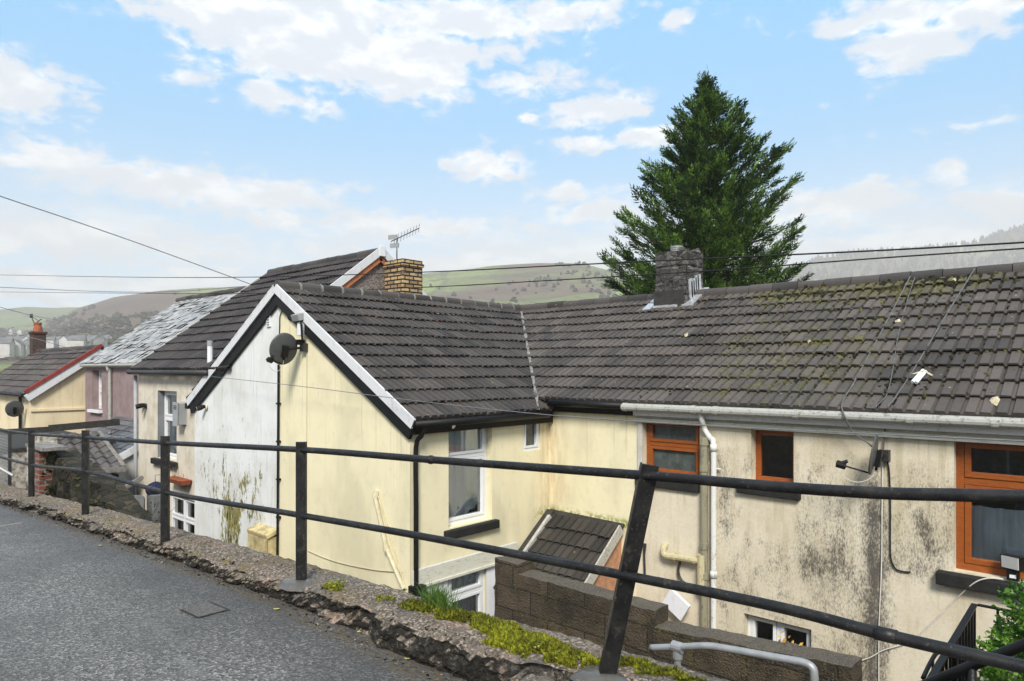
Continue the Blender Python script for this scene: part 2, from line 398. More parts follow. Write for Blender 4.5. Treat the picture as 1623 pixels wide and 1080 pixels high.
flat_render('far_grey_roof', (.16, .16, .17), (.10, .10, .105), .3)

# ------------------------------------------------------------------ mesh helpers
class MB:
    def __init__(s): s.v = []; s.f = []; s.uv = None; s.mi = []
    def add(s, vs, fs, mi=0):
        o = len(s.v); s.v += [tuple(p) for p in vs]; s.f += [tuple(i + o for i in q) for q in fs]; s.mi += [mi] * len(fs); return s
    def quad(s, a, b, c, d, mi=0): return s.add([a, b, c, d], [(0, 1, 2, 3)], mi)
    def box(s, x0, x1, y0, y1, z0, z1, mi=0):
        return s.add([(x0, y0, z0), (x1, y0, z0), (x1, y1, z0), (x0, y1, z0), (x0, y0, z1), (x1, y0, z1), (x1, y1, z1), (x0, y1, z1)],
                     [(0, 3, 2, 1), (4, 5, 6, 7), (0, 1, 5, 4), (1, 2, 6, 5), (2, 3, 7, 6), (3, 0, 4, 7)], mi)
    def obox(s, c, A, B, C, mi=0):
        c, A, B, C = map(Vector, (c, A, B, C))
        vs = [c + A * i + B * j + C * k for k in (-1, 1) for i, j in ((-1, -1), (1, -1), (1, 1), (-1, 1))]
        return s.add(vs, [(0, 3, 2, 1), (4, 5, 6, 7), (0, 1, 5, 4), (1, 2, 6, 5), (2, 3, 7, 6), (3, 0, 4, 7)], mi)
    def bar(s, p, q, w, h, up=(0, 0, 1), mi=0):
        p, q = Vector(p), Vector(q); d = (q - p) / 2; n = d.normalized(); sd = n.cross(Vector(up)).normalized(); u = sd.cross(n)
        return s.obox((p + q) / 2, d, sd * w / 2, u * h / 2, mi)
    def tube(s, pts, r, n=8, cap=True, mi=0):
        pts = [Vector(p) for p in pts]; rs = r if isinstance(r, (list, tuple)) else [r] * len(pts)
        rings = []; ref = None
        for i, p in enumerate(pts):
            d = (pts[min(i + 1, len(pts) - 1)] - pts[max(i - 1, 0)]).normalized()
            if ref is None: ref = Vector((0, 0, 1)) if abs(d.z) < .9 else Vector((1, 0, 0))
            a = d.cross(ref).normalized(); b = a.cross(d).normalized(); ref = b
            rings.append([p + (a * math.cos(2 * math.pi * k / n) + b * math.sin(2 * math.pi * k / n)) * rs[i] for k in range(n)])
        vs = [q for rg in rings for q in rg]; fs = []
        for i in range(len(pts) - 1):
            for k in range(n): fs.append((i * n + k, i * n + (k + 1) % n, (i + 1) * n + (k + 1) % n, (i + 1) * n + k))
        if cap: fs.append(tuple(range(n - 1, -1, -1))); fs.append(tuple((len(pts) - 1) * n + k for k in range(n)))
        return s.add(vs, fs, mi)
    def prism(s, poly, ext, mi=0):
        n = len(poly); e = Vector(ext); a = [Vector(p) for p in poly]; b = [p + e for p in a]
        fs = [tuple(range(n)), tuple(range(2 * n - 1, n - 1, -1))] + [(i, (i + 1) % n + 0, (i + 1) % n + n, i + n) for i in range(n)]
        return s.add(a + b, fs, mi)
    def build(s, name, mat, parent=None, smooth=False, bevel=0, label=None):
        me = bpy.data.meshes.new(name)
        root = parent
        while root is not None and root.parent is not None: root = root.parent
        o0 = root.location if root is not None else Vector((0, 0, 0))
        me.from_pydata([(x - o0[0], y - o0[1], z - o0[2]) for x, y, z in s.v], [], s.f)
        for m in (mat if isinstance(mat, (list, tuple)) else [mat]): me.materials.append(M[m])
        if any(s.mi): me.polygons.foreach_set('material_index', s.mi)
        if s.uv:
            l = me.uv_layers.new(name='UVMap')
            flat = [c for uv in s.uv for c in uv]; l.data.foreach_set('uv', flat)
        if smooth: me.polygons.foreach_set('use_smooth', [True] * len(me.polygons))
        me.update(); me.validate()
        o = bpy.data.objects.new(name, me); COL.objects.link(o); o.parent = parent
        if bevel:
            b = o.modifiers.new('bevel', 'BEVEL'); b.width = bevel; b.segments = 2; b.limit_method = 'ANGLE'
        if label: o['label'] = label
        return o
def tag(o, label, cat, group=None, kind=None):
    o['label'] = label; o['category'] = cat
    if group: o['group'] = group
    if kind: o['kind'] = kind
    return o
def thing(name, loc, label, cat, group=None):
    o = bpy.data.objects.new(name, None); COL.objects.link(o); o.location = Vector(loc); o.empty_display_size = .3
    bpy.context.view_layer.update()
    return tag(o, label, cat, group)
def struct(o, label=None, cat=None, kind='structure'):
    o['kind'] = kind
    if label: o['label'] = label
    if cat: o['category'] = cat
    return o
def catenary(p, q, sag, n=24):
    p, q = Vector(p), Vector(q)
    return [p.lerp(q, i / n) - Vector((0, 0, sag * 4 * (i / n) * (1 - i / n))) for i in range(n + 1)]
def spline(pts, n=8):
    pts = [Vector(p) for p in pts]; out = []
    for i in range(len(pts) - 1):
        p0 = pts[max(i - 1, 0)]; p1 = pts[i]; p2 = pts[i + 1]; p3 = pts[min(i + 2, len(pts) - 1)]
        for k in range(n):
            t = k / n
            out.append(.5 * ((2 * p1) + (p2 - p0) * t + (2 * p0 - 5 * p1 + 4 * p2 - p3) * t * t + (3 * p1 - p0 - 3 * p2 + p3) * t ** 3))
    out.append(pts[-1]); return out

# ------------------------------------------------------------------ roof tiles
def roman(tw=.30):
    """profile points (x, h, jointflag) across one tile of two pans"""
    q = tw / 2; P = []
    for b in (0, q):
        P += [(b + .002, -.012 if b == 0 else -.002), (b + .030, -.002), (b + .040, .030), (b + q - .012, .027), (b + q - .002, -.002)]
    return P
def pantile(tw=.24):
    return [(tw * i / 8, .032 * math.sin(2 * math.pi * i / 8) + .01) for i in range(8)]
def flat(tw): return [(.004, 0), (tw - .004, 0)]
def tile_roof(name, mat, parent, O, U, S, LU, LS, gauge=.36, tw=.30, prof=None, lift=.050, jit=1.0, stagger=False, over=.05, skip=None, keep=None, seed=1):
    rnd = random.Random(seed); O, U, S = Vector(O), Vector(U).normalized(), Vector(S).normalized()
    N = U.cross(S); N = N if N.z > 0 else -N
    prof = prof or roman(tw); nt = int(math.ceil(LU / tw)) + (1 if stagger else 0); nc = int(math.ceil(LS / gauge - 1e-6))
    g = LS / nc; mb = MB(); mb.uv = []
    lone = len(prof) == 2
    for c in range(nc):
        s0 = c * g; s1 = min(s0 + g + over, LS + .02); off = -tw / 2 if (stagger and c % 2) else 0
        cols = []
        for t in range(nt):
            odd = rnd.random() < .03; dl = rnd.gauss(0, .003) * jit; ds = rnd.gauss(0, .006) * jit - (.03 * rnd.random() if odd else 0); tl = rnd.gauss(0, .003) * jit * (3 if odd else 1)
            for (x, h) in prof:
                X = t * tw + x + off
                if X < -.001 or X > LU + .001: X = min(max(X, 0), LU)
                k = tl * ((x / tw) - .5) * 2
                cols.append((X, h + dl + k, ds, t))
        ws = lambda s: O + S * s
        rows = ([], [], [], [])
        for (X, h, ds, t) in cols:
            b = O + U * X
            if keep and not keep(b + S * (s0 + g / 2)): [rw.append(None) for rw in rows]; continue
            sag = .012 * math.sin(X * .9 + c) * .4 * jit
            bt = max(.014, lift - .022) if c else -.012
            rows[0].append(b + S * (s0 + ds + .07) + N * (h + bt * .8 + sag))
            rows[1].append(b + S * (s0 + ds) + N * (h + bt + sag))
            rows[2].append(b + S * (s0 + ds) + N * (h + lift + sag))
            rows[3].append(b + S * s1 + N * (h * .9 + .004 + sag))
        o = len(mb.v); n = len(cols)
        idx = {}
        for r in range(4):
            for i in range(n):
                if rows[r][i] is not None: idx[(r, i)] = len(mb.v); mb.v.append(tuple(rows[r][i]))
        for i in range(n - 1):
            if lone and cols[i][3] != cols[i + 1][3]: continue
            if (0, i) not in idx or (0, i + 1) not in idx: continue
            if cols[i + 1][0] - cols[i][0] < 1e-5: continue
            tu = cols[i][3] + .5
            for r in (0, 1, 2):
                mb.f.append((idx[(r, i)], idx[(r, i + 1)], idx[(r + 1, i + 1)], idx[(r + 1, i)])); mb.mi.append(0)
                mb.uv += [(tu, c + .5)] * 4
    return mb.build(name, mat, parent)
def ridge(name, parent, p, q, r=.13, seg=.45, mat='ridge_tile', joint='mortar_grey', n=8, down=.06):
    p, q = Vector(p), Vector(q); L = (q - p).length; d = (q - p).normalized(); sd = d.cross(Vector((0, 0, 1))).normalized(); up = sd.cross(d)
    mb = MB(); mb.uv = []; k = max(1, round(L / seg)); rnd = random.Random(5)
    def arc(c, rr):
        pts = [c - sd * rr - up * down]
        for i in range(n + 1):
            a = math.pi - math.pi * i / n; pts.append(c + sd * rr * math.cos(a) + up * rr * .8 * math.sin(a))
        return pts + [c + sd * rr - up * down]
    for i in range(k):
        a, b = p + d * (L * i / k), p + d * (L * (i + 1) / k - .012)
        dz = up * rnd.gauss(0, .003); rr = r * rnd.uniform(.97, 1.03)
        A, B = arc(a + dz, rr), arc(b + dz + up * rnd.gauss(0, .004), rr)
        o = len(mb.v); m = len(A); mb.v += [tuple(x) for x in A + B]
        fs = [(j, j + 1, m + j + 1, m + j) for j in range(m - 1)] + [tuple(range(m)), tuple(range(2 * m - 1, m - 1, -1))]
        for f in fs: mb.f.append(tuple(x + o for x in f)); mb.mi.append(0); mb.uv += [(i + .5, .5)] * len(f)
        if joint:
            A, B = arc(b - d * .03 + dz, r * rnd.uniform(1.005, 1.03)), arc(b + d * .02 + dz, r * rnd.uniform(1.005, 1.03))
            o = len(mb.v); mb.v += [tuple(x) for x in A + B]
            j0, j1 = (0, m - 1)
            for j in range(j0, j1): mb.f.append((o + j, o + j + 1, o + m + j + 1, o + m + j)); mb.mi.append(1); mb.uv += [(.5, .5)] * 4
    return mb.build(name, [mat, joint or mat], parent)

# ------------------------------------------------------------------ walls with openings and windows
class Wall:
    """a vertical wall plane: origin O, horizontal axis A, outward normal Nn"""
    def __init__(s, O, A, Nn): s.O, s.A, s.N = Vector(O), Vector(A), Vector(Nn); s.holes = []
    def P(s, a, z, d=0.0): return s.O + s.A * a + s.N * d + Vector((0, 0, z - s.O.z))
    def mesh(s, a0, a1, z0, z1, holes, depth=.22, top=None, cell=None):
        mb = MB()
        xs = sorted({a0, a1, *[h[0] for h in holes], *[h[1] for h in holes]}); zs = sorted({z0, z1, *[h[2] for h in holes], *[h[3] for h in holes]})
        xs = [x for x in xs if a0 <= x <= a1]; zs = [z for z in zs if z0 <= z <= z1]
        fl = s.A.cross(Vector((0, 0, 1))).dot(s.N) > 0
        def q(a, b, c, d): mb.quad(a, b, c, d) if fl else mb.quad(d, c, b, a)
        for i in range(len(xs) - 1):
            for j in range(len(zs) - 1):
                mx_, mz = (xs[i] + xs[i + 1]) / 2, (zs[j] + zs[j + 1]) / 2
                if any(h[0] < mx_ < h[1] and h[2] < mz < h[3] for h in holes): continue
                q(s.P(xs[i], zs[j]), s.P(xs[i + 1], zs[j]), s.P(xs[i + 1], zs[j + 1]), s.P(xs[i], zs[j + 1]))
        for (b0, b1, c0, c1) in holes:
            for (x0, y0, x1, y1) in ((b0, c0, b0, c1), (b1, c1, b1, c0), (b0, c1, b1, c1), (b1, c0, b0, c0)):
                q(s.P(x0, y0), s.P(x0, y0, -depth), s.P(x1, y1, -depth), s.P(x1, y1))
        if top:
            poly = [s.P(a, z) for a, z in top]; mb.add(poly, [tuple(range(len(poly))) if fl else tuple(range(len(poly) - 1, -1, -1))])
        return mb
    def rect(s, mb, a0, a1, z0, z1, d0, d1, mi=0):
        c = s.P((a0 + a1) / 2, (z0 + z1) / 2, (d0 + d1) / 2)
        mb.obox(c, s.A * ((a1 - a0) / 2), s.N * ((d1 - d0) / 2), Vector((0, 0, (z1 - z0) / 2)), mi)
    def ring(s, mb, a0, a1, z0, z1, w, d0, d1):
        s.rect(mb, a0, a1, z0, z0 + w, d0, d1); s.rect(mb, a0, a1, z1 - w, z1, d0, d1)
        s.rect(mb, a0, a0 + w, z0 + w, z1 - w, d0, d1); s.rect(mb, a1 - w, a1, z0 + w, z1 - w, d0, d1)
    def window(s, house, hole, rec=.10, fw=.055, mat='white_upvc', trans=(), mull=(), sash=True, pane='window_glass', curtain=None, sill=None, name='window', label=None):
        a0, a1, z0, z1 = hole; mb = MB(); d0, d1 = -rec - .06, -rec
        s.ring(mb, a0, a1, z0, z1, fw, d0, d1)
        for t in trans: s.rect(mb, a0 + fw, a1 - fw, t - fw / 2, t + fw / 2, d0, d1 - .002)
        for m in mull: s.rect(mb, m - fw / 2, m + fw / 2, z0 + fw, z1 - fw, d0, d1 - .003)
        zs = [z0 + fw] + [x for t in sorted(trans) for x in (t - fw / 2, t + fw / 2)] + [z1 - fw]
        xs = [a0 + fw] + [x for m in sorted(mull) for x in (m - fw / 2, m + fw / 2)] + [a1 - fw]
        cells = [(xs[i], xs[i + 1], zs[j], zs[j + 1]) for i in range(0, len(xs), 2) for j in range(0, len(zs), 2)]
        sw = fw * .75
        for (b0, b1, c0, c1) in cells:
            if sash: s.ring(mb, b0 + .004, b1 - .004, c0 + .004, c1 - .004, sw, d0 + .01, d1 + .012)
        w = mb.build(name, mat, house, bevel=.004, label=label)
        pm = MB()
        for (b0, b1, c0, c1) in cells:
            k = sw * .8 if sash else 0
            pm.quad(s.P(b0 + k, c0 + k, d0 + .02), s.P(b1 - k, c0 + k, d0 + .02), s.P(b1 - k, c1 - k, d0 + .02), s.P(b0 + k, c1 - k, d0 + .02))
        pm.build('pane', pane, w)
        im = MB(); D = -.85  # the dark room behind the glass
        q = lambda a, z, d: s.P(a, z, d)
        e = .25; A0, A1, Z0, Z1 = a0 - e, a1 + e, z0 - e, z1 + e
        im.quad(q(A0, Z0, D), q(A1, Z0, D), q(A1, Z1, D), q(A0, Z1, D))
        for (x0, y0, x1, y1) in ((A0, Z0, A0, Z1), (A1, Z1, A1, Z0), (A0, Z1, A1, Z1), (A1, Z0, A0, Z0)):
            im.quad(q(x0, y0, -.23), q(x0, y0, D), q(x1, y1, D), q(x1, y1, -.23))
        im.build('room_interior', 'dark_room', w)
        if curtain:
            cm = MB(); nx, nz = 60, 14; vs = []; rnd = random.Random(3)
            for i in range(nx + 1):
                for j in range(nz + 1):
                    t, u = i / nx, j / nz
                    a = a0 + (a1 - a0) * t; zb = z0 + .02
                    if curtain == 'sag': zb = z0 + .04 + .30 * max(0, t - .55) * 2
                    z = zb + (z1 - zb) * u
                    d = -rec - .13 - .018 * math.sin(t * 38 + 1.5 * math.sin(u * 3)) - .012 * math.sin(t * 71 + u)
                    if curtain == 'sag': d -= .05 * (1 - u) * math.sin(t * 5)
                    if curtain == 'half': z = z0 + .02 + (z1 - z0) * .46 * u; d -= .10 * noise.noise((a * 3, z * 3, 1))
                    vs.append(s.P(a, z, d))
            fs = [(i * (nz + 1) + j, (i + 1) * (nz + 1) + j, (i + 1) * (nz + 1) + j + 1, i * (nz + 1) + j + 1) for i in range(nx) for j in range(nz)]
            cm.add(vs, fs).build('curtain', 'curtain', w, smooth=True)
        if sill:
            l, r, t, dn, mt = sill; sm = MB(); s.rect(sm, a0 - l, a1 + r, z0 - t - .0, z0 - .004, -rec - .0, dn); sm.build('sill', mt, w, bevel=.012)
        return w

# ================================================================== THE SETTING
KZ = [(-60, -4.9), (-30, -2.95), (-15.5, -2.07), (-12.2, -1.906), (-9.32, -1.742), (-6.76, -1.625), (-4.4, -1.518), (-1.85, -1.448), (.8, -1.37), (4, -1.26), (20, -.7)]
def kz(u):
    for (a, za), (b, zb) in zip(KZ, KZ[1:]):
        if u <= b: return za + (zb - za) * (u - a) / (b - a)
    return KZ[-1][1]
YARD = -5.25
def top_z(u): return kz(u) + .002
V0 = 2.50   # road edge
def drop(u): return .13 + .065 * min(1, max(0, (u + 4.6) / 1.6))
def road_z(u): return kz(u) - drop(u)
rm = MB()
us = sorted([k[0] for k in KZ] + [-4.6, -3.8, -3.0])
rows = [(-9.0, .10), (-4, .0), (0, 0), (V0 + .2, 0)]
for i in range(len(us) - 1):
    for (v0, d0), (v1, d1) in zip(rows, rows[1:]):
        rm.quad((us[i], v0, road_z(us[i]) + d0), (us[i + 1], v0, road_z(us[i + 1]) + d0), (us[i + 1], v1, road_z(us[i + 1]) + d1), (us[i], v1, road_z(us[i]) + d1))
struct(rm.build('road', 'asphalt'), 'grey asphalt lane running down beside the railing', 'road')

gm = MB()
gm.quad((-2800, 3.2, YARD), (2800, 3.2, YARD), (2800, 2800, YARD), (-2800, 2800, YARD))
gm.quad((-2800, -2800, -6.3), (2800, -2800, -6.3), (2800, 3.2, -6.3), (-2800, 3.2, -6.3))
struct(gm.build('ground', 'earth'), 'earth of the yards below the lane', 'ground')

# crumbling kerb: top of the retaining wall that carries the railing
def kerb_curve(u): t = min(1, max(0, (u + 3.3) / 1.6)); return .10 * t * t * (3 - 2 * t)
def kerb_front(u): return noise.noise((u * .9, 3.3, 0)) * .04 + noise.noise((u * 3.1, 1.3, 0)) * .025
def kerb_dz(u, v):
    d1 = noise.fractal((u * 7, v * 9, 2.0), 1, 2, 4) * .013 + noise.noise((u * 24, v * 24, 0)) * .006 + noise.noise((u * 2.2, v * 3, 5)) * .012
    k = max(0, 1 - (v - V0 - .02) / .09); lump = max(0, noise.noise((u * 5, 6.6, 1)) + .1)
    return d1 - k * (.010 + lump * .035)
def kerb():
    mb = MB(); u0, u1, du = -16.0, 1.6, .022
    prof = [(V0 + .02, -.02, 0)] + [(V0 - .005 + .004 * abs(k - 4), .012 + .112 * k / 8, 1 if k < 8 else .8) for k in range(9)]
    prof += [(V0 + .03 + .0185 * k, .137, .5) for k in range(0, 21)] + [(V0 + .412, .125, .6), (V0 + .425, .09, .6), (V0 + .43, .0, .6), (V0 + .435, -.3, .3), (V0 + .445, -4.0, 0)]
    n = int((u1 - u0) / du); m = len(prof)
    for i in range(n + 1):
        u = u0 + du * i; b = road_z(u)
        for (v, z, w) in prof:
            z0 = z
            if -.05 < z: z = z * drop(u) / .135
            p = Vector((u, v, b + z)); f = kerb_front(u); z = z0
            if z > .13: p += Vector((0, f * max(0, 1 - (v - V0) / .30), kerb_dz(u, v)))
            elif v < V0 + .05:
                a = noise.fractal((u * 9, v * 9, z * 22), 1, 2, 4) * .030 + noise.noise((u * 30, v * 30, z * 40)) * .012
                cave = max(0, noise.noise((u * 3.1, 4.4, z * 9)) - .05) * .12
                p += Vector((0, f + (a + cave) * w, kerb_dz(u, V0 + .03) * (z / .137) + a * .35 * w))
            else:
                d1 = noise.fractal((u * 7, v * 9, z * 14), 1, 2, 4) * .028
                p += Vector((0, d1 * w + noise.noise((u * 1.3, 7, 0)) * .03 * w, d1 * w * .4))
            p.y += kerb_curve(u); mb.v.append(tuple(p))
    for i in range(n):
        for j in range(m - 1):
            a = i * m + j; mb.f.append((a, a + m, a + m + 1, a + 1)); mb.mi.append(0)
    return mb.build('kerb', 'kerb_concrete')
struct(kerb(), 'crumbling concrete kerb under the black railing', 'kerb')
km = MB()
for a_, b_ in ((-60, -30), (-30, -15.98), (1.58, 4), (4, 20)):
    o_ = kerb_curve(a_ if a_ > 0 else -9); km.prism([(a_, V0 + o_, -9), (b_, V0 + o_, -9), (b_, V0 + o_, top_z(b_)), (a_, V0 + o_, top_z(a_))], (0, .43, 0))
struct(km.build('kerb_continuation', 'kerb_concrete'), 'concrete kerb beyond the railing', 'kerb')

# moss cushions on the kerb
def moss():
    mb = MB(); rnd = random.Random(4)
    def patch(px, py, ru, rv, n):
        u0 = on_z(px, py)
        u0.y -= .075
        for _ in range(n):
            r = math.sqrt(rnd.random()); a = rnd.random() * 6.283
            u, v = u0[0] + ru * r * math.cos(a), u0[1] + rv * r * math.sin(a)
            if noise.noise((u * 5, v * 8, 3)) * 1.1 + noise.noise((u * 17, v * 19, 8)) * .35 + .40 - r * .5 < rnd.random() * .25: continue
            if v > V0 + .41 + kerb_curve(u) or v < V0 + .06 + kerb_curve(u): continue
            h = .016 + .034 * (1 - r * r) * (.6 + .8 * abs(noise.noise((u * 14, v * 14, 0))))
            z = top_z(u) + kerb_dz(u, v - kerb_curve(u)) - .006 + h * rnd.uniform(.1, 1)
            s = rnd.uniform(.005, .010); t = Vector((rnd.gauss(0, .6), rnd.gauss(0, .6), 1)).normalized()
            x = t.orthogonal().normalized(); y = t.cross(x); c = Vector((u, v, z)); b = rnd.random() * 6.28
            X, Y = x * math.cos(b) + y * math.sin(b), y * math.cos(b) - x * math.sin(b)
            mb.add([c - X * s, c + X * s, c + t * s * 2.4 + Y * s], [(0, 1, 2)])
    for a in [(735, 978, .30, .11, 9000), (795, 993, .34, .13, 18000), (850, 1018, .34, .14, 20000), (905, 1038, .26, .12, 12000), (685, 962, .28, .07, 1600), (1020, 1052, .17, .07, 6000), (1080, 1068, .18, .06, 2500), (555, 932, .22, .05, 500), (640, 952, .2, .06, 500)]: patch(*a)
    return mb.build('moss', 'moss')
def on_z(px, py):
    d = ray(px, py); Y = 4.0
    for _ in range(12):
        p = d * Y; Y = Y * (top_z(p.x) / p.z)
    return d * Y
def on_road(px, py):
    d = ray(px, py); Y = 4.0
    for _ in range(12):
        p = d * Y; Y = Y * (road_z(p.x) / p.z)
    return d * Y
struct(moss(), 'bright yellow green moss on the kerb top', 'moss', 'stuff')

# grey cement pads under the posts are part of the kerb stones: loose chips scattered along the kerb
def rubble_chips():
    mb = MB(); rnd = random.Random(9)
    for _ in range(1500):
        u = rnd.uniform(-13, 1.0); side = rnd.random()
        v = rnd.uniform(V0 - .10, V0 + .03) if side < .45 else rnd.uniform(V0 + .05, V0 + .36)
        z = (road_z(u) + .004) if v < V0 else top_z(u)
        s = rnd.uniform(.004, .015) * (1.4 if rnd.random() < .1 else 1)
        c = Vector((u, v, z)); vs = [c + Vector((rnd.gauss(0, 1), rnd.gauss(0, 1), rnd.gauss(0, .5))).normalized() * s for _ in range(6)]
        mb.add(vs, [(0, 1, 2), (0, 2, 3), (0, 3, 4), (1, 2, 5), (2, 3, 5), (3, 4, 5), (0, 1, 4), (1, 4, 5)])
    return mb.build('rubble', 'kerb_concrete')
struct(rubble_chips(), 'loose chips of broken concrete along the kerb', 'rubble', 'stuff')

# ------------------------------------------------------------------ hills
def hill(name, mat, sky, d0, d1, ybase, rough, seed, label, woods=None, nx=220, nt=46, power=.8):
    mb = MB(); xs = [sky[0][0] + (sky[-1][0] - sky[0][0]) * i / nx for i in range(nx + 1)]
    def ys(x):
        for (a, ya), (b, yb) in zip(sky, sky[1:]):
            if x <= b: return ya + (yb - ya) * (x - a) / (b - a)
        return sky[-1][1]
    P = {}
    for i, x in enumerate(xs):
        for j in range(nt + 1):
            t = j / nt; Y = d0 + (d1 - d0) * t ** 1.25
            y = ybase + (ys(x) - ybase) * t ** power
            p = at(x, y, Y); h = noise.fractal((p.x * .004 + seed, p.y * .004, 0), 1, 2, 5)
            p.z += h * rough * math.sin(math.pi * min(1, t * 1.02)) * (Y / d1) + noise.noise((p.x * .03, p.y * .03, seed)) * rough * .06
            mb.v.append(tuple(p)); P[(i, j)] = p
    for i in range(nx + 1):   # far side falls away behind the ridge
        p = Vector(P[(i, nt)]); mb.v.append((p.x * 1.35, p.y * 1.35, -6.0))
    for i in range(nx):
        for j in range(nt): a = i * (nt + 1) + j; mb.f.append((a, a + nt + 1, a + nt + 2, a + 1)); mb.mi.append(0)
        a = i * (nt + 1) + nt; b = (nx + 1) * (nt + 1) + i; mb.f.append((a, a + nt + 1, b + 1, b)); mb.mi.append(0)
    o = mb.build(name, mat, smooth=True); struct(o, label, 'hill'); return P, xs
near_sky = [(-900, 560), (-500, 540), (-200, 528), (60, 520), (120, 490), (150, 481), (175, 472), (215, 466), (260, 460), (330, 456), (400, 453), (470, 452), (560, 446), (640, 438), (700, 431), (760, 424), (820, 419), (880, 416.5), (920, 418), (970, 430), (1040, 452), (1140, 485), (1300, 510), (1700, 535), (2400, 560)]
HP, HX = hill('hill', 'moor', near_sky, 300, 1000, 596, 20, 2.0, 'brown and green valley side behind the roofs')
far_sky = [(-1400, 520), (-600, 500), (-150, 493), (0, 491), (40, 487), (90, 488), (140, 487), (220, 487), (300, 486), (500, 500), (700, 520)]
hill('pasture_hill', 'pasture', far_sky, 600, 1350, 575, 15, 5.0, 'pale green pasture hill on the far left')
mist_sky = [(900, 540), (1080, 480), (1180, 440), (1262, 424), (1300, 411), (1340, 404), (1390, 400), (1450, 397), (1500, 392), (1545, 386), (1580, 372), (1623, 360), (1720, 345), (1900, 350), (2600, 400)]
MP, MX = hill('misty_hill', 'moor', mist_sky, 1050, 2050, 560, 26, 9.0, 'misty wooded hillside beyond the right ridge')

def wood(name, P, nx, nt, pick, n, hrange, seed, label):
    mb = MB(); rnd = random.Random(seed); made = 0; tries = 0
    while made < n and tries < n * 60:
        tries += 1; i, j = rnd.randrange(nx), rnd.randrange(nt)
        a, b, t = rnd.random(), rnd.random(), 0
        p = P[(i, j)].lerp(P[(i + 1, j)], a).lerp(P[(i, j + 1)].lerp(P[(i + 1, j + 1)], a), b)
        if rnd.random() > pick(i / nx, (j + b) / nt, p, i): continue
        made += 1; h = rnd.uniform(*hrange); r = h * (rnd.uniform(.18, .42) if hrange[1] > 12 else rnd.uniform(.5, 1.0)); k = 5
        o = len(mb.v); mb.v += [(p.x, p.y, p.z + h)]
        for lv, rr in ((.8 if hrange[1] < 12 else .62, .62), (.2, 1.0)):
            ph = rnd.random() * 6
            mb.v += [(p.x + r * rr * math.cos(ph + 6.283 * q / k) * rnd.uniform(.7, 1.2), p.y + r * rr * math.sin(ph + 6.283 * q / k) * rnd.uniform(.7, 1.2), p.z + h * lv * rnd.uniform(.85, 1.1)) for q in range(k)]
        mb.v += [(p.x, p.y, p.z - 1)]
        for q in range(k):
            q2 = (q + 1) % k
            mb.f += [(o, o + 1 + q, o + 1 + q2), (o + 1 + q, o + 6 + q, o + 6 + q2, o + 1 + q2), (o + 6 + q, o + 11, o + 6 + q2)]; mb.mi += [0, 0, 0]
    struct(mb.build(name, 'far_wood'), label, 'wood', 'stuff')
def px_of(p):
    d = p.dot(FWD); return CX + F * p.dot(RGT) / d, CY - F * p.z / d
def pick1(fx, t, p, i):
    x, y = px_of(p); w = noise.noise((p.x * .007, p.y * .007, 7))
    b = .02
    if y > 500: b = .35 + w * 1.3
    elif w > .16: b = .45
    if x > 640: b *= .55
    return b
wood('hillside_wood', HP, 220, 46, pick1, 9000, (2.4, 5.5), 11, 'dark bare woods across the valley side')
def pick2(fx, t, p, i):
    x, y = px_of(p); return 1.0 if t > .93 and x > 1180 else (.25 if t > .45 else 0)
wood('hilltop_conifers', MP, 220, 46, pick2, 4200, (12, 20), 12, 'misty conifers along the right hill top')

# the far village: small pale houses with dark roofs on the lower slope
def far_house(i, px, py, Y, w, yaw, dark):
    c = at(px, py, Y); o = thing('far_house', c, '', 'house', 'houses of the far village')
    ca, sa = math.cos(yaw), math.sin(yaw)
    T = lambda x, y, z: (c.x + x * ca - y * sa, c.y + x * sa + y * ca, c.z + z)
    h, d, rf = w * .55, w * .75, w * .30
    mb = MB(); b = [T(-w / 2, -d / 2, -2), T(w / 2, -d / 2, -2), T(w / 2, d / 2, -2), T(-w / 2, d / 2, -2), T(-w / 2, -d / 2, h), T(w / 2, -d / 2, h), T(w / 2, d / 2, h), T(-w / 2, d / 2, h), T(-w / 2, 0, h + rf), T(w / 2, 0, h + rf)]
    mb.add(b, [(0, 1, 5, 4), (1, 2, 6, 9, 5), (2, 3, 7, 6), (3, 0, 4, 8, 7)]).build('wall', 'far_white' if i % 9 else 'yellow_render', o)
    rb = MB(); e = .3; r = [T(-w / 2 - e, -d / 2 - e, h - .1), T(w / 2 + e, -d / 2 - e, h - .1), T(w / 2 + e, 0, h + rf + .2), T(-w / 2 - e, 0, h + rf + .2), T(w / 2 + e, d / 2 + e, h - .1), T(-w / 2 - e, d / 2 + e, h - .1)]
    rb.add(r, [(0, 1, 2, 3), (3, 2, 4, 5)]).build('roof', 'far_grey_roof', o)
    return o
rnd = random.Random(21); spots = [(rnd.uniform(-10, 50), rnd.uniform(553, 557), rnd.uniform(305, 330)) for k in range(9)]
for k in range(44): spots.append((rnd.uniform(-6, 62), rnd.uniform(541, 551), rnd.uniform(430, 520)))
for k in range(38): spots.append((rnd.uniform(70, 158), rnd.uniform(541, 550), rnd.uniform(420, 500)))
spots += [(122, 547, 330), (136, 547, 335), (147, 546, 340), (158, 545, 345), (115, 541, 520), (170, 537, 520), (104, 520, 800), (165, 521, 780), (98, 515, 850), (137, 519, 800), (32, 524, 800), (20, 523, 820)]
spots += [(x, 479 - (x - 860) * .03 + rnd.uniform(-1, 1), 700) for x in (868, 880, 893, 905, 917, 930, 942)] + [(790 + 14 * k, 480.5, 690) for k in range(4)]
FH = []
for i, (px, py, Y) in enumerate(spots):
    o = far_house(i, px, py + 5, Y, rnd.uniform(4.6, 7.5), TH + rnd.choice([0, .3, 1.57, 1.9, -.4]) + rnd.uniform(-.1, .1), 0)
    FH.append((o, px, py))
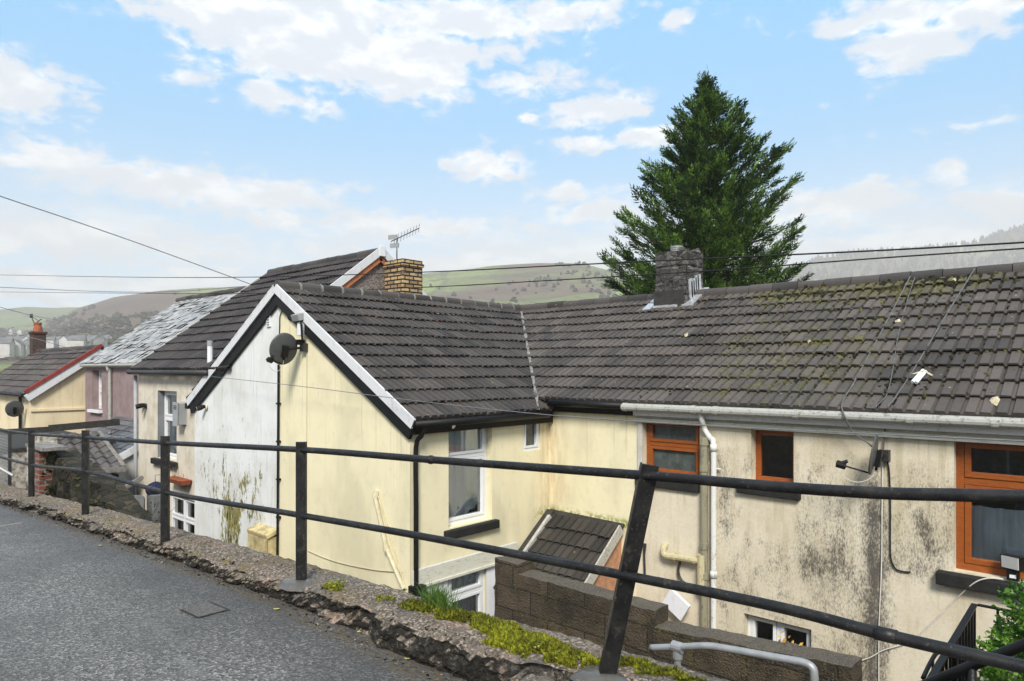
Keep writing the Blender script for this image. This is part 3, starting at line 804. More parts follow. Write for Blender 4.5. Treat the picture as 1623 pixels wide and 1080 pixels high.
for o, px, py in FH:
    if px > 780: o['label'] = 'tiny pale house of the distant terrace beyond the roof valley'; o['group'] = 'far terrace beyond the roof valley'
    elif py < 530: o['label'] = 'lone pale house high on the wooded valley side'; o['group'] = 'lone houses on the valley side'
    elif px < 66: o['label'] = 'small far village house left of the red chimney pot'; o['group'] = 'village houses left of the chimney pot'
    else: o['label'] = 'small far village house between red chimney pot and slate roof'; o['group'] = 'village houses right of the chimney pot'
# ================================================================== HOUSES
UR, UL, UA = -7.83, -15.2, -11.57        # wing: right wall, left corner, apex
VF, VR, VRID = 6.39, 9.6, 13.03          # wing front, row back wall, row ridge
ZR = 1.50; SW = .575; SRW = .57          # ridge height, slopes
ZE = ZR - SW * (UR - UA)                 # wing eaves at the wall

# ---- cream house
A = thing('cream_house', (UR, VR, YARD), 'cream rendered house: right half of the gabled wing and the inner corner', 'house')
wf = Wall((0, VF, 0), (1, 0, 0), (0, -1, 0))
wf.mesh(UA, UR, YARD, ZE - .02, [], top=[(UA, ZE - .02), (UR, ZE - .02), (UR, ZE), (UA, ZR - .03)]).build('wall', 'cream_render', A)
ws = Wall((UR, 0, 0), (0, 1, 0), (1, 0, 0))
b = on_u(711, 675, UR); hw = (b.y, on_u(780, 667, UR).y, on_u(711, 838, UR).z, on_u(768, 669, UR).z)
s0, s1 = on_u(829, 659, UR), on_u(856, 713, UR); hs = (s0.y, s1.y, s1.z + .0, s0.z)
g0, g1 = on_u(708, 915, UR), on_u(769, 960, UR); hg = (g0.y, g1.y, -4.3, on_u(768, 893, UR).z)
ws.mesh(VF, VR, YARD, ZE + .03, [hw, hs, hg], depth=.22).build('wall', 'cream_render', A)
wr = Wall((0, VR, 0), (1, 0, 0), (0, -1, 0)); UB = -6.0
wr.mesh(UR, UB, YARD, -.52, []).build('wall', 'cream_render', A)
ws.window(A, hw, rec=.13, fw=.06, trans=[hw[2] + (hw[3] - hw[2]) * .665], curtain='sag', label='tall white window with a net curtain')
sm = MB(); ws.rect(sm, hw[0] - .10, hw[1] + .10, hw[2] - .16, hw[2] - .02, -.12, .09); sm.build('sill', 'dark_sill', A, bevel=.02)
ws.window(A, hs, rec=.02, fw=.05, sash=True, pane='frosted_glass', label='small white window with frosted pane')
ws.window(A, hg, rec=.02, fw=.06, trans=[hg[2] + (hg[3] - hg[2]) * .66], curtain='net', label='white ground floor window')
# white painted ground floor with its fascia strip
zb0, zb1 = on_u(657, 905, UR).z, on_u(824, 853, UR).z; zb = (zb0 + zb1) / 2
pm = ws.mesh(VF + .02, VF + 2.25, YARD, zb, [hg], depth=.0)
o = pm.build('ground_floor_cladding', 'white_panel', A); o.location.x += .025
tm = MB(); ws.rect(tm, VF + .01, VF + 2.3, zb - .24, zb - .01, .03, .055); ws.rect(tm, VF + .1, VF + 2.3, zb - .285, zb - .24, .03, .085); tm.build('fascia_strip', 'white_trim', A, bevel=.006)
# roof of the wing (right slope) and of the row up to the party line
cp = math.atan(SW)
UE = UR + .17; ZEE = ZR - SW * (UE - UA)
rfA = tile_roof('roof', 'roof_tile_wing', A, (UE, VF - .10, ZEE), (0, 1, 0), (-math.cos(cp), 0, math.sin(cp)), 6.9, (UE - UA) / math.cos(cp), gauge=.39, seed=2)
VE = VR - .18; ZVE = ZR - SRW * (VRID - VE); cr = math.atan(SRW); LR = (VRID - VE) / math.cos(cr)
tile_roof('roof', 'roof_tile_row', A, (-12.6, VE, ZVE), (1, 0, 0), (0, math.cos(cr), math.sin(cr)), 12.6 + UB, LR, gauge=.40, seed=3)
bs = MB(); bs.quad((-12.6, VRID, ZR), (UB, VRID, ZR), (UB, VRID + 3.8, ZR - 2.2), (-12.6, VRID + 3.8, ZR - 2.2)); bs.box(-12.5, UB, VRID + 3.3, VRID + 3.5, YARD, ZR - 2.0)
bs.build('roof', 'ridge_tile', A)
ridge('ridge_tiles', A, (UA, VF - .06, ZR + .03), (UA, VRID + .1, ZR + .03), seg=.46, r=.115)
ridge('ridge_tiles', A, (-11.5, VRID, ZR + .03), (UB, VRID, ZR + .03), seg=.46, joint=None)
# valley mortar line
vm = MB(); n = 26; pts = []
for i in range(n + 1):
    t = i / n; u = UA + .25 + (UE - UA - .2) * t; z = ZR - SW * (u - UA); v = VRID - (ZR - z) / SRW
    pts.append((u, v, z + .05))
rr = random.Random(8); vl = Vector((1, -SW / SRW, 0)).normalized(); vs_ = []
n = 70
for i in range(n + 1):
    t = i / n; u = UA + .25 + (UE - UA - .2) * t; z = ZR - SW * (u - UA); v = VRID - (ZR - z) / SRW; w = .012 + .030 * max(0, noise.noise((t * 14, 2, 0)) + .35) + rr.uniform(0, .008); h = .075 + .02 * noise.noise((t * 20, 5, 0))
    c_ = Vector((u, v, z)); sd_ = Vector((.707, .707, 0)); vs_ += [c_ - sd_ * w + Vector((0, 0, h + w * .3)), c_ + Vector((0, 0, h)), c_ + sd_ * w + Vector((0, 0, h + w * .3))]
vm.add(vs_, [(3 * i + k, 3 * i + k + 1, 3 * i + k + 4, 3 * i + k + 3) for i in range(n) for k in (0, 1)])
vm.build('valley_flashing', 'mortar_grey', A)
# barge boards: white board, black painted band behind
def barge(parent, u0, z0, u1, z1, vf, w=.155, wb=.27, cap=.02):
    a, b = Vector((u0, vf - .10, z0)), Vector((u1, vf - .10, z1)); d = (b - a).normalized(); nrm = Vector((-d.z, 0, d.x)); nrm = nrm if nrm.z > 0 else -nrm
    mb = MB(); mb.prism([a + nrm * .04, b + nrm * .04, b - nrm * (w - .04), a - nrm * (w - .04)], (0, .03, 0)); mb.build('barge_board', 'white_barge', parent, bevel=.004)
    mb = MB(); a2, b2 = a + Vector((0, .032, 0)), b + Vector((0, .032, 0))
    a3 = a2 - d * .22; mb.prism([a2 - nrm * .02, b2 - nrm * .02, b2 - nrm * (w + wb - .12), a3 - nrm * (w + wb - .12)], (0, .06, 0)); mb.build('soffit_board', 'black_plastic', parent)
barge(A, UA + .03, ZR + .0, UE + .02, ZEE - .01, VF)
gt = MB(); gt.tube([(UE + .03, VF - .08, ZEE - .05), (UE + .03, VR - .25, ZEE - .05)], .06, 10); gt.build('gutter', 'black_plastic', A, smooth=True)
fb = MB(); fb.box(UR + .01, UR + .10, VF - .05, VR - .02, ZEE - .21, ZEE + .02); fb.box(UR + .10, UB - .02, VR - .10, VR - .01, ZVE - .20, ZVE + .02); fb.build('fascia_board', 'black_plastic', A)
gt = MB(); gt.tube([(UE + .0, VE - .04, ZVE - .04), (UB - .05, VE - .04, ZVE - .04)], .06, 10); gt.build('gutter', 'black_plastic', A, smooth=True)
dp = MB(); dp.tube(spline([(UR + .19, VF + .10, ZEE - .1), (UR + .16, VF + .08, ZEE - .22), (UR + .06, VF + .06, ZEE - .4), (UR + .06, VF + .06, -2.0), (UR + .06, VF + .06, -3.2)], 4), .036, 10)
dp.box(UR + .005, UR + .16, VF - .04, VF + .17, -3.36, -3.16); dp.build('downpipe', 'black_plastic', A)
cq = MB(); cq.box(UR - .26, UR + .006, VF - .012, VF + .0, YARD, ZE - .02); cq.build('corner_plaster', 'cream_render', A)
vb = MB(); p = on_u(805, 664, UR); vb.box(UR, UR + .03, p.y - .10, p.y + .10, p.z - .10, p.z + .08); vb.build('air_vent', 'white_upvc', A, bevel=.006)
vb = MB(); vb.box(UR + .03, UR + .034, p.y - .03, p.y + .07, p.z + .0, p.z + .05); vb.build('vent_slot', 'dark_room', A)
# cream waste pipe leaning along the gable
p0, p1, p2 = on_v(594, 786, VF - .05), on_v(612, 868, VF - .05), on_v(640, 934, VF - .05)
pp = MB(); pp.tube([p0 + Vector((0, .06, .05)), p0, p1, p2], .036, 8)
pp.tube([p1 - Vector((.012, 0, -.03)), p1 + Vector((.012, 0, -.05))], .048, 8); pp.tube([p0 + Vector((0, .04, .07)), p0 - Vector((0, 0, .05))], .05, 8)
pp.tube([p0 + Vector((.06, .02, 0)), p2 + Vector((.02, .02, .0))], .012, 6); pp.build('waste_pipe', 'cream_pipe', A)
# lean-to porch roof in the inner corner
ul0, ul1 = UR + .02, -6.23; sl = .78; zt, vb_ = -2.60, 8.12
ca = math.atan(sl); LL = (VR - .12 - vb_) / math.cos(ca); zb_ = zt - sl * (VR - .12 - vb_)
tile_roof('lean_to_roof', 'roof_tile_lean', A, (ul0 + .10, vb_, zb_), (1, 0, 0), (0, math.cos(ca), math.sin(ca)), ul1 - ul0 - .14, LL, gauge=.33, seed=12)
fl = MB(); fl.bar((ul0, VR - .10, zt - .02), (ul1, VR - .10, zt - .05), .30, .03, (0, -sl, 1))
fl.bar((ul0 + .06, vb_, zb_ + .05), (ul0 + .06, VR - .05, zt + .06), .16, .05); fl.build('lead_flashing', 'felt', A)
fl = MB(); fl.bar((ul0 + .17, vb_, zb_ + .06), (ul0 + .17, VR - .2, zt - .02), .06, .13); fl.build('mortar_fillet', 'mortar', A)
fl = MB(); fl.bar((ul1, vb_ - .02, zb_ - .02), (ul1, VR - .1, zt - .02), .03, .17, (0, -sl, 1)); fl.build('verge_board', 'white_verge', A)
lw = MB(); lw.prism([(ul1 - .10, vb_ + .1, YARD), (ul1 - .10, VR, YARD), (ul1 - .10, VR, zt - .15), (ul1 - .10, vb_ + .1, zb_ - .08)], (.04, 0, 0)); lw.build('lean_to_wall', 'salmon_wall', A)
# thin cables fixed on the gable
cb = MB(); q = lambda x, y: on_v(x, y, VF - .02)
cb.tube(spline([q(452, 484), q(444, 500), q(443, 520), q(441.5, 560)], 5), .010, 6); cb.tube(spline([q(452, 486), q(457, 505), q(466, 509), q(474, 507)], 5), .010, 6); cb.build('cable', 'cable_black', A)
cb = MB(); cb.tube(spline([q(487, 873), q(530, 890), (q(590, 903)), q(638, 907)], 5), .006, 5); cb.tube([q(486, 560), q(485.5, 880)], .004, 5); cb.build('cable', 'cream_pipe', A)
dp = MB(); dp.tube([on_v(441.5, 578, VF - .04), on_v(439.5, 880, VF - .04)], .022, 8)
for y in (640, 700, 760, 820): k = on_v(441, y, VF - .04); dp.box(k.x - .035, k.x + .035, k.y - .03, k.y + .04, k.z - .015, k.z + .015)
dp.build('downpipe', 'black_plastic', A)

# ---- white half of the wing with the taller main house behind it
V3 = 6.47; U3L, U3R = -18.72, -13.5; S3 = .755; V3R = 10.06; Z3R = 2.80; Z3 = Z3R - S3 * (V3R - V3)
Bh = thing('white_house', (-15.2, V3R, YARD), 'white walled house: mossy left half of the gable and tall brown roof', 'house')
wf.mesh(UL, UA, YARD, ZE - .02, [], top=[(UL, ZE - .02), (UA, ZE - .02), (UA, ZR - .03), (UL, ZE)]).build('wall', 'white_render', Bh)
tile_roof('roof', 'roof_tile_wing', Bh, (UL - .17, 10.4, ZR - SW * (UA - UL + .17)), (0, -1, 0), (math.cos(cp), 0, math.sin(cp)), 10.4 - VF + .10, (UA - UL + .17) / math.cos(cp), seed=6)
barge(Bh, UA - .03, ZR, UL - .19, ZR - SW * (UA - UL + .19) - .01, VF + .004)
eb = MB(); k = (UL - .19, VF - .1, ZR - SW * (UA - UL + .19) - .01); eb.box(k[0] - .10, k[0] + .05, VF - .09, VF + .05, k[2] - .17, k[2] - .05); eb.build('gutter_end', 'black_plastic', Bh)
w3 = Wall((0, V3, 0), (1, 0, 0), (0, -1, 0))
a, b_ = on_v(250, 619, V3), on_v(282, 732, V3); h3 = (a.x, on_v(280, 700, V3).x, b_.z, a.z)
a, b_ = on_v(268, 786, V3), on_v(307, 842, V3); h3g = (a.x, -15.28, -4.05, on_v(290, 789, V3).z)
w3.mesh(U3L, UL + 1.1, YARD, Z3, [h3, h3g], depth=.25).build('wall', 'offwhite_brick', Bh)
w3.window(Bh, h3, rec=.15, fw=.06, trans=[h3[2] + (h3[3] - h3[2]) * .60], curtain='net', label='tall white window over the planter')
sm = MB(); w3.rect(sm, h3[0] - .2, h3[1] + .08, h3[2] - .16, h3[2] - .02, -.1, .10); sm.build('sill', 'dark_sill', Bh, bevel=.015)
w3.window(Bh, h3g, rec=.06, fw=.045, mull=[h3g[0] + (h3g[1] - h3g[0]) * .5], trans=[h3g[2] + .62], label='white ground floor window beside the gable')
sm = MB(); w3.rect(sm, h3[0] + .001, h3[0] + .014, h3[2] + .001, h3[3] - .001, -.145, .002); sm.build('reveal_lining', 'grey_reveal', Bh)
c3 = math.atan(S3)
tile_roof('roof', 'roof_tile_dark', Bh, (U3L - .05, V3 - .16, Z3 - S3 * .16), (1, 0, 0), (0, math.cos(c3), math.sin(c3)), U3R - U3L + .15, (V3R - V3 + .16) / math.cos(c3), gauge=.37, tw=.30, seed=8)
ridge('ridge_tiles', Bh, (U3L, V3R, Z3R + .03), (U3R + .12, V3R, Z3R + .03), seg=.46, r=.11, joint=None)
rb = MB(); rb.quad((U3L, V3R, Z3R), (U3R + .12, V3R, Z3R), (U3R + .12, V3R + 3.6, Z3R - 2.7), (U3L, V3R + 3.6, Z3R - 2.7)); rb.box(U3L, U3R, V3R + 3.1, V3R + 3.3, YARD, Z3R - 2.5); rb.build('roof', 'ridge_tile', Bh)
gw = MB(); gw.add([(U3R, V3, Z3 - 4), (U3R, V3R + 3.3, Z3 - 4), (U3R, V3R + 3.3, Z3R - 2.5), (U3R, V3R, Z3R - .05), (U3R, V3, Z3 - .03)], [(0, 1, 2, 3, 4)]); gw.build('gable_wall', 'pebbledash', Bh)
gw = MB(); gw.add([(U3L, V3, YARD), (U3L, V3R + 3.3, YARD), (U3L, V3R + 3.3, Z3R - 2.5), (U3L, V3R, Z3R - .05), (U3L, V3, Z3 - .03)], [(4, 3, 2, 1, 0)]); gw.build('gable_wall', 'offwhite_brick', Bh)
for nm, mt, off, hh, dd in (('barge_board', 'white_barge', .10, .17, .03), ('trim_board', 'orange_board', .06, .16, -.14)):
    mb = MB()
    for sgn in (-1, 1):
        e = V3R + sgn * 3.4; z = Z3R - S3 * 3.4
        mb.bar((U3R + off, V3R, Z3R + .02 + dd), (U3R + off, e, z + .02 + dd), .04, hh, (0, -sgn * 0, 1))
    mb.build(nm, mt, Bh)
fn = MB(); fn.box(U3R + .125, U3R + .15, V3R - .09, V3R + .09, Z3R - .10, Z3R + .16); fn.build('finial_plate', 'white_upvc', Bh, bevel=.02)
ed = MB(); ed.bar((U3L - .07, V3 - .16, Z3 - S3 * .16 + .03), (U3L - .07, V3R, Z3R + .04), .06, .07); ed.build('verge', 'mortar', Bh)
gt = MB(); gt.tube([(U3L - .1, V3 - .2, Z3 - S3 * .16 - .05), (UL + .9, V3 - .2, Z3 - S3 * .16 - .05)], .06, 8); gt.build('gutter', 'metal_dark', Bh, smooth=True)
dp = MB(); dp.tube([(U3L - .03, V3 - .06, Z3 - .25), (U3L - .03, V3 - .06, -4.9)], .045, 8); dp.build('downpipe', 'grey_upvc', Bh, smooth=True)
# yellow brick chimney on the gable
ch = MB(); x0, x1, y0, y1 = -13.28, -12.60, 10.06, 10.66
ch.box(x0, x1, y0, y1, .6, 2.42); ch.box(x0 - .03, x1 + .03, y0 - .03, y1 + .03, 2.42, 2.50); ch.box(x0, x0 + .26, y0, y1, 2.50, 2.575); ch.box(x0 + .36, x1, y0, y1, 2.50, 2.575)
ch.build('chimney', 'yellow_brick', Bh, bevel=.006)
pp = MB(); p = at(333, 600, 14.7); pp.tube([p + Vector((0, 0, -.7)), Vector((p.x, p.y, at(333, 549, 14.7).z))], .058, 10); pp.build('vent_pipe', 'white_upvc', Bh)
pp = MB(); z = at(333, 549, 14.7).z; pp.tube([(p.x, p.y, z), (p.x, p.y, z + .12)], .062, 10); pp.build('pipe_cap', 'grey_upvc', Bh)
vb = MB(); p = on_v(427, 509, VF); vb.box(p.x - .07, p.x + .07, VF - .03, VF, p.z - .11, p.z + .11); vb.build('air_vent', 'white_upvc', Bh, bevel=.005)
vb = MB()
for k in range(4): vb.box(p.x - .045, p.x + .05, VF - .033, VF - .03, p.z - .085 + .045 * k, p.z - .06 + .045 * k)
vb.build('vent_slots', 'grey_reveal', Bh)
bx = MB(); a, b_ = on_v(395, 878, VF - .2), on_v(424, 848, VF - .2); bx.prism([(a.x, VF - .22, -4.6), (b_.x, VF - .22, -4.6), (b_.x, VF - .22, b_.z - .06), (a.x, VF - .22, b_.z - .06)], (0, .215, 0)); bx.obox(((a.x + b_.x) / 2, VF - .11, b_.z), ((b_.x - a.x) / 2 + .03, 0, 0), (0, .125, .04), (0, -.012, .045))
bx.build('wall_ledge', 'yellow_ledge' if 'yellow_ledge' in M else 'branch_pipe', Bh, bevel=.02)

# ---- stained house of the row
D = thing('stained_house', (-2, VR, YARD), 'row house with algae stained beige render and orange window frames', 'house')
UEnd = 6.0
def hole_v(l, t, r, b): p, q = on_v(l, t, VR), on_v(r, b, VR); return (p.x, q.x, q.z, p.z)
h1 = hole_v(1019, 662, 1109, 764); h2 = hole_v(1190, 681, 1258, 772); h4 = hole_v(1179, 972, 1286, 1060)
t3 = on_v(1512, 690, VR); h3_ = (t3.x, t3.x + 1.18, on_v(1513, 905, VR).z, t3.z)
wr.mesh(UB, UEnd, YARD, -.52, [h1, h2, h3_, h4], depth=.24).build('wall', 'dirty_render', D)
z1 = h1[2] + (h1[3] - h1[2]) * .55
wr.window(D, h1, rec=.11, fw=.065, mat='orange_wood', trans=[z1], pane='frosted_glass', label='orange framed frosted window beside the pipes')
wr.window(D, h2, rec=.17, fw=.075, mat='orange_wood', sash=False, pane='window_glass', curtain='net' if 0 else None, label='small orange framed window')
wr.window(D, h3_, rec=.13, fw=.085, mat='orange_wood', trans=[h3_[2] + (h3_[3] - h3_[2]) * .66], curtain='half', label='large orange framed window')
wr.window(D, h4, rec=.14, fw=.06, mull=[h4[0] + .45], label='white ground floor window behind the block wall')
for (h, l, r, tk, pr) in ((h1, .12, .0, .17, .06), (h2, .19, .10, .17, .08), (h3_, .17, .2, .17, .12)):
    sm = MB(); wr.rect(sm, h[0] - l, h[1] + r, h[2] - tk, h[2] - .015, -.12, pr); sm.build('sill', 'dark_sill', D, bevel=.014)
sd = MB(); wr.rect(sd, UB + .03, h1[0], h1[2] - .02, h1[3] + .16, .004, .03); wr.rect(sd, h1[0], h1[1] + .02, h1[3], h1[3] + .16, .004, .03); sd.build('window_surround', 'grey_surround', D, bevel=.006)
tr = MB(); wr.rect(tr, UB - .05, UEnd, -.86, -.79, .002, .075); tr.build('drip_moulding', 'white_trim', D, bevel=.01)
fb = MB(); fb.box(UB, UEnd, VR - .11, VR - .01, ZVE - .19, ZVE + .02); fb.build('fascia_board', 'pale_fascia', D)
gt = MB(); gt.tube([(UB - .12, VE - .05, ZVE - .055), (UEnd, VE - .05, ZVE - .035)], .062, 12)
for u in (UB - .1, -4.9, -4.55, -3.4, -2.05, -1.2, .2): gt.tube([(u, VE - .05, ZVE - .054), (u + .07, VE - .05, ZVE - .054)], .070, 12)
gt.build('gutter', 'white_gutter', D, smooth=False)
tile_roof('roof', 'roof_tile_row', D, (UB, VE, ZVE), (1, 0, 0), (0, math.cos(cr), math.sin(cr)), UEnd - UB, LR, gauge=.40, seed=14)
bs = MB(); bs.quad((UB, VRID, ZR), (UEnd, VRID, ZR), (UEnd, VRID + 3.8, ZR - 2.2), (UB, VRID + 3.8, ZR - 2.2)); bs.box(UB, UEnd, VRID + 3.3, VRID + 3.5, YARD, ZR - 2.0); bs.build('roof', 'ridge_tile', D)
ridge('ridge_tiles', D, (UB, VRID, ZR + .03), (UEnd, VRID, ZR + .03), seg=.46, joint=None)
# iron soil pipe, white downpipe with its swan neck, branch pipes
ip = MB(); k = on_v(1116, 680, VR - .09); ip.tube([(k.x, VR - .09, -1.02), (k.x, VR - .09, YARD)], .055, 10)
for z in (-1.05, -1.44, -2.6, -3.05): ip.tube([(k.x, VR - .09, z), (k.x, VR - .09, z - .09)], .07, 10)
ip.build('soil_pipe', 'iron_pipe', D)
wp = MB(); k2 = on_v(1131, 720, VR - .08)
wp.tube(spline([(k.x, VE + .0, ZVE - .08), (k.x, VE + .02, ZVE - .20), (k.x, VR - .09, -.86), (k.x + .02, VR - .08, -.93), (k2.x - .04, VR - .08, -1.05), (k2.x, VR - .08, -1.14), (k2.x, VR - .08, -2.4), (k2.x, VR - .08, YARD)], 4), .042, 10)
wp.tube([(k2.x, VR - .08, -1.12), (k2.x, VR - .08, -1.22)], .052, 10); wp.tube([(k2.x - .06, VR - .05, -1.48), (k2.x + .10, VR - .05, -1.48)], .012, 6); wp.tube([(k2.x, VR - .08, -3.0), (k2.x, VR - .08, -3.1)], .052, 10)
wp.build('downpipe', 'white_pipe', D, smooth=True)
bp = MB(); e0 = on_v(1052, 868, VR - .07); e1 = on_v(1054, 880, VR - .10); e2 = on_v(1112, 890, VR - .11)
bp.tube(spline([e0 + Vector((0, .09, .02)), e0, e1, e1.lerp(e2, .4), e2], 5), .05, 10)
for t in (.25, .8): m_ = e1.lerp(e2, t); dd = (e2 - e1).normalized(); bp.tube([m_ - dd * .02, m_ + dd * .03], .062, 10)
bp.tube([e2 + Vector((0, 0, .10)), e2 - Vector((0, 0, .45))], .066, 10); bp.build('branch_pipe', 'branch_pipe', D)
bp = MB(); bp.tube(spline([on_v(1078, 890, VR - .06), on_v(1075, 905, VR - .06), on_v(1080, 920, VR - .06), on_v(1095, 930, VR - .06), on_v(1108, 938, VR - .06)], 4), .020, 6); bp.build('waste_pipe', 'metal_dark', D)
bp = MB(); bp.tube([on_v(1022, 862, VR - .04), on_v(1021, 880, VR - .04), on_v(1022, 912, VR - .04)], [.03, .018, .018], 6); bp.build('waste_pipe', 'metal_dark', D)
dm = MB(); c = on_v(1072, 958, VR - .16); ax = Vector((.80, 0, -.52)).normalized() * .19; ay = Vector((.50, 0, .86)).normalized() * .15; dm.obox(c, ax, (0, .03, 0), ay); dm.build('hopper_board', 'white_panel', D, bevel=.008)
# stone chimney on the ridge
def stone_chimney():
    c0 = (-7.43, 12.72); x0, x1, y0, y1 = -7.43, -6.70, 12.62, 13.30; z0, z1 = .9, 2.42
    mb = MB(); res = .035; rr = random.Random(5)
    def face(o, a, b, n):
        o, a, b, n = map(Vector, (o, a, b, n)); na, nb = int(a.length / res), int(b.length / res); vs = []
        for i in range(na + 1):
            for j in range(nb + 1):
                p = o + a * (i / na) + b * (j / nb); e = min(i, na - i, j, nb - j)
                row = math.floor(p.z / .30); off = .37 * (row % 3)
                gz = abs((p.z / .30) % 1 - .5) * 2; gx = abs(((p.x + p.y + off) / .42) % 1 - .5) * 2
                mort = max(0, gz - .86) * 7 + max(0, gx - .9) * 10
                h = noise.fractal(p * 5, 1, 2, 4) * .03 + noise.noise(p * 16) * .010 - min(1, mort) * .028
                q = p + n * h * (1 if e > 0 else .0)
                if e == 0: q = p + Vector((noise.noise(p * 6), noise.noise(p * 6 + Vector((9, 0, 0))), 0)) * .02
                vs.append(q)
        mb.add(vs, [(i * (nb + 1) + j, (i + 1) * (nb + 1) + j, (i + 1) * (nb + 1) + j + 1, i * (nb + 1) + j + 1) for i in range(na) for j in range(nb)])
    X, Y, Z = x1 - x0, y1 - y0, z1 - z0
    face((x0, y0, z0), (X, 0, 0), (0, 0, Z), (0, -1, 0)); face((x1, y0, z0), (0, Y, 0), (0, 0, Z), (1, 0, 0))
    face((x1, y1, z0), (-X, 0, 0), (0, 0, Z), (0, 1, 0)); face((x0, y1, z0), (0, -Y, 0), (0, 0, Z), (-1, 0, 0)); face((x0, y0, z1), (X, 0, 0), (0, Y, 0), (0, 0, 1))
    o = mb.build('chimney', 'chimney_stone', A)
    f = MB(); zf = lambda v: ZR - SRW * (VRID - v) + .05
    for i in range(9): u = x0 - .06 + (X + .12) * i / 8; f.obox((u, y0 - .06, zf(y0 - .06) + rr.uniform(-.005, .015)), (.055, 0, 0), (0, .07, .04), (0, -.006, .012))
    for i in range(7):
        v = y0 - .1 + .62 * i / 6; f.obox((x1 + .09, v, zf(v) + .03), (.10, 0, 0), (0, .06, .034), (0, -.006, .012)); f.obox((x0 - .10, v - .05, zf(v - .05) + .03), (.09, 0, 0), (0, .06, .034), (0, -.006, .012))
    for i in range(5): f.obox((x1 + .012, y0 + .12 + .09 * i, zf(y0 + .12 + .09 * i) + .22 + rr.uniform(-.05, .08)), (.012, 0, .0), (0, .07, .02), (0, -.02, .15 + .05 * rr.random()))
    f.build('lead_flashing', 'silver_flash', o)
    f = MB(); f.obox(((x0 + x1) / 2 - .04, y0 - .03, zf(y0) + .13), (X / 2 - .02, 0, 0), (0, .012, .0), (0, 0, .17)); f.build('flaunching', 'felt', o)
    p = MB(); cx, cy = (x0 + x1) / 2 - .03, (y0 + y1) / 2 - .05
    for k in range(3): p.tube([(cx, cy, z1 + .02 + .045 * k), (cx, cy, z1 + .05 + .045 * k)], .13, 16)
    p.tube([(cx, cy, z1 - .05), (cx, cy, z1 + .13)], .11, 16); p.build('flue_cowl', 'galvanised', o)
    st = MB()
    for k in range(14):
        x, y = rr.uniform(x0 + .08, x1 - .08), rr.uniform(y0 + .08, y1 - .08); s = rr.uniform(.05, .12)
        st.add([Vector((x, y, z1 + .01)) + Vector((rr.gauss(0, 1), rr.gauss(0, 1), rr.gauss(0, .6))).normalized() * s for _ in range(6)], [(0, 1, 2), (0, 2, 3), (0, 3, 4), (1, 2, 5), (2, 3, 5), (3, 4, 5), (0, 1, 4), (1, 4, 5)])
    st.build('capping_stones', 'chimney_stone', o)
stone_chimney()

# ---- mauve house with silver slates
V4, U4L, U4R, S4, V4R = 7.5, -26.6, -18.8, .73, 10.6
Z4 = .28
C = thing('mauve_house', (-22, 9, YARD), 'mauve rendered house under a wet silver slate roof', 'house')
w4 = Wall((0, V4, 0), (1, 0, 0), (0, -1, 0)); a, b_ = on_v(146, 587, V4), on_v(161, 650, V4); h5 = (a.x, b_.x, b_.z, a.z)
w4.mesh(U4L, U4R, YARD, Z4, [h5], depth=.3).build('wall', 'mauve_render', C)
w4.window(C, h5, rec=.20, fw=.08, trans=[h5[2] + (h5[3] - h5[2]) * .5], label='narrow white window')
sm = MB(); w4.rect(sm, h5[0] - .1, h5[1] + .1, h5[2] - .10, h5[2] - .01, -.1, .12); sm.build('sill', 'white_upvc', C)
c4 = math.atan(S4); L4 = (V4R - V4 + .15) / math.cos(c4)
tile_roof('roof', 'slate_silver', C, (U4L, V4 - .15, Z4 - S4 * .15 + .02), (1, 0, 0), (0, math.cos(c4), math.sin(c4)), U4R - U4L, L4, gauge=.21, tw=.30, prof=flat(.30), lift=.016, jit=2.6, stagger=True, seed=17)
ridge('ridge_tiles', C, (U4L, V4R, Z4 + S4 * (V4R - V4) + .04), (U4R, V4R, Z4 + S4 * (V4R - V4) + .04), r=.12, joint=None)
gw = MB(); zr = Z4 + S4 * (V4R - V4)
for u in (U4L, U4R): gw.add([(u, V4, YARD), (u, V4R + 3, YARD), (u, V4R + 3, zr - 2.2), (u, V4R, zr - .04), (u, V4, Z4 - .03)], [(0, 1, 2, 3, 4)])
gw.quad((U4L, V4R, zr), (U4R, V4R, zr), (U4R, V4R + 3, zr - 2.2), (U4L, V4R + 3, zr - 2.2)); gw.build('gable_wall', 'mauve_render', C)
fb = MB(); fb.box(U4L, U4R, V4 - .05, V4 - .005, Z4 - .24, Z4 - .02); fb.build('fascia_board', 'grey_surround', C)
gt = MB(); gt.tube([(U4L, V4 - .14, Z4 - .16), (U4R, V4 - .14, Z4 - .16)], .05, 8); k = on_v(178, 590, V4); gt.tube(spline([(k.x, V4 - .14, Z4 - .18), (k.x, V4 - .12, Z4 - .32), (k.x, V4 - .07, Z4 - .5), (k.x, V4 - .07, -3.2)], 4), .05, 8); gt.build('gutter', 'white_gutter', C)

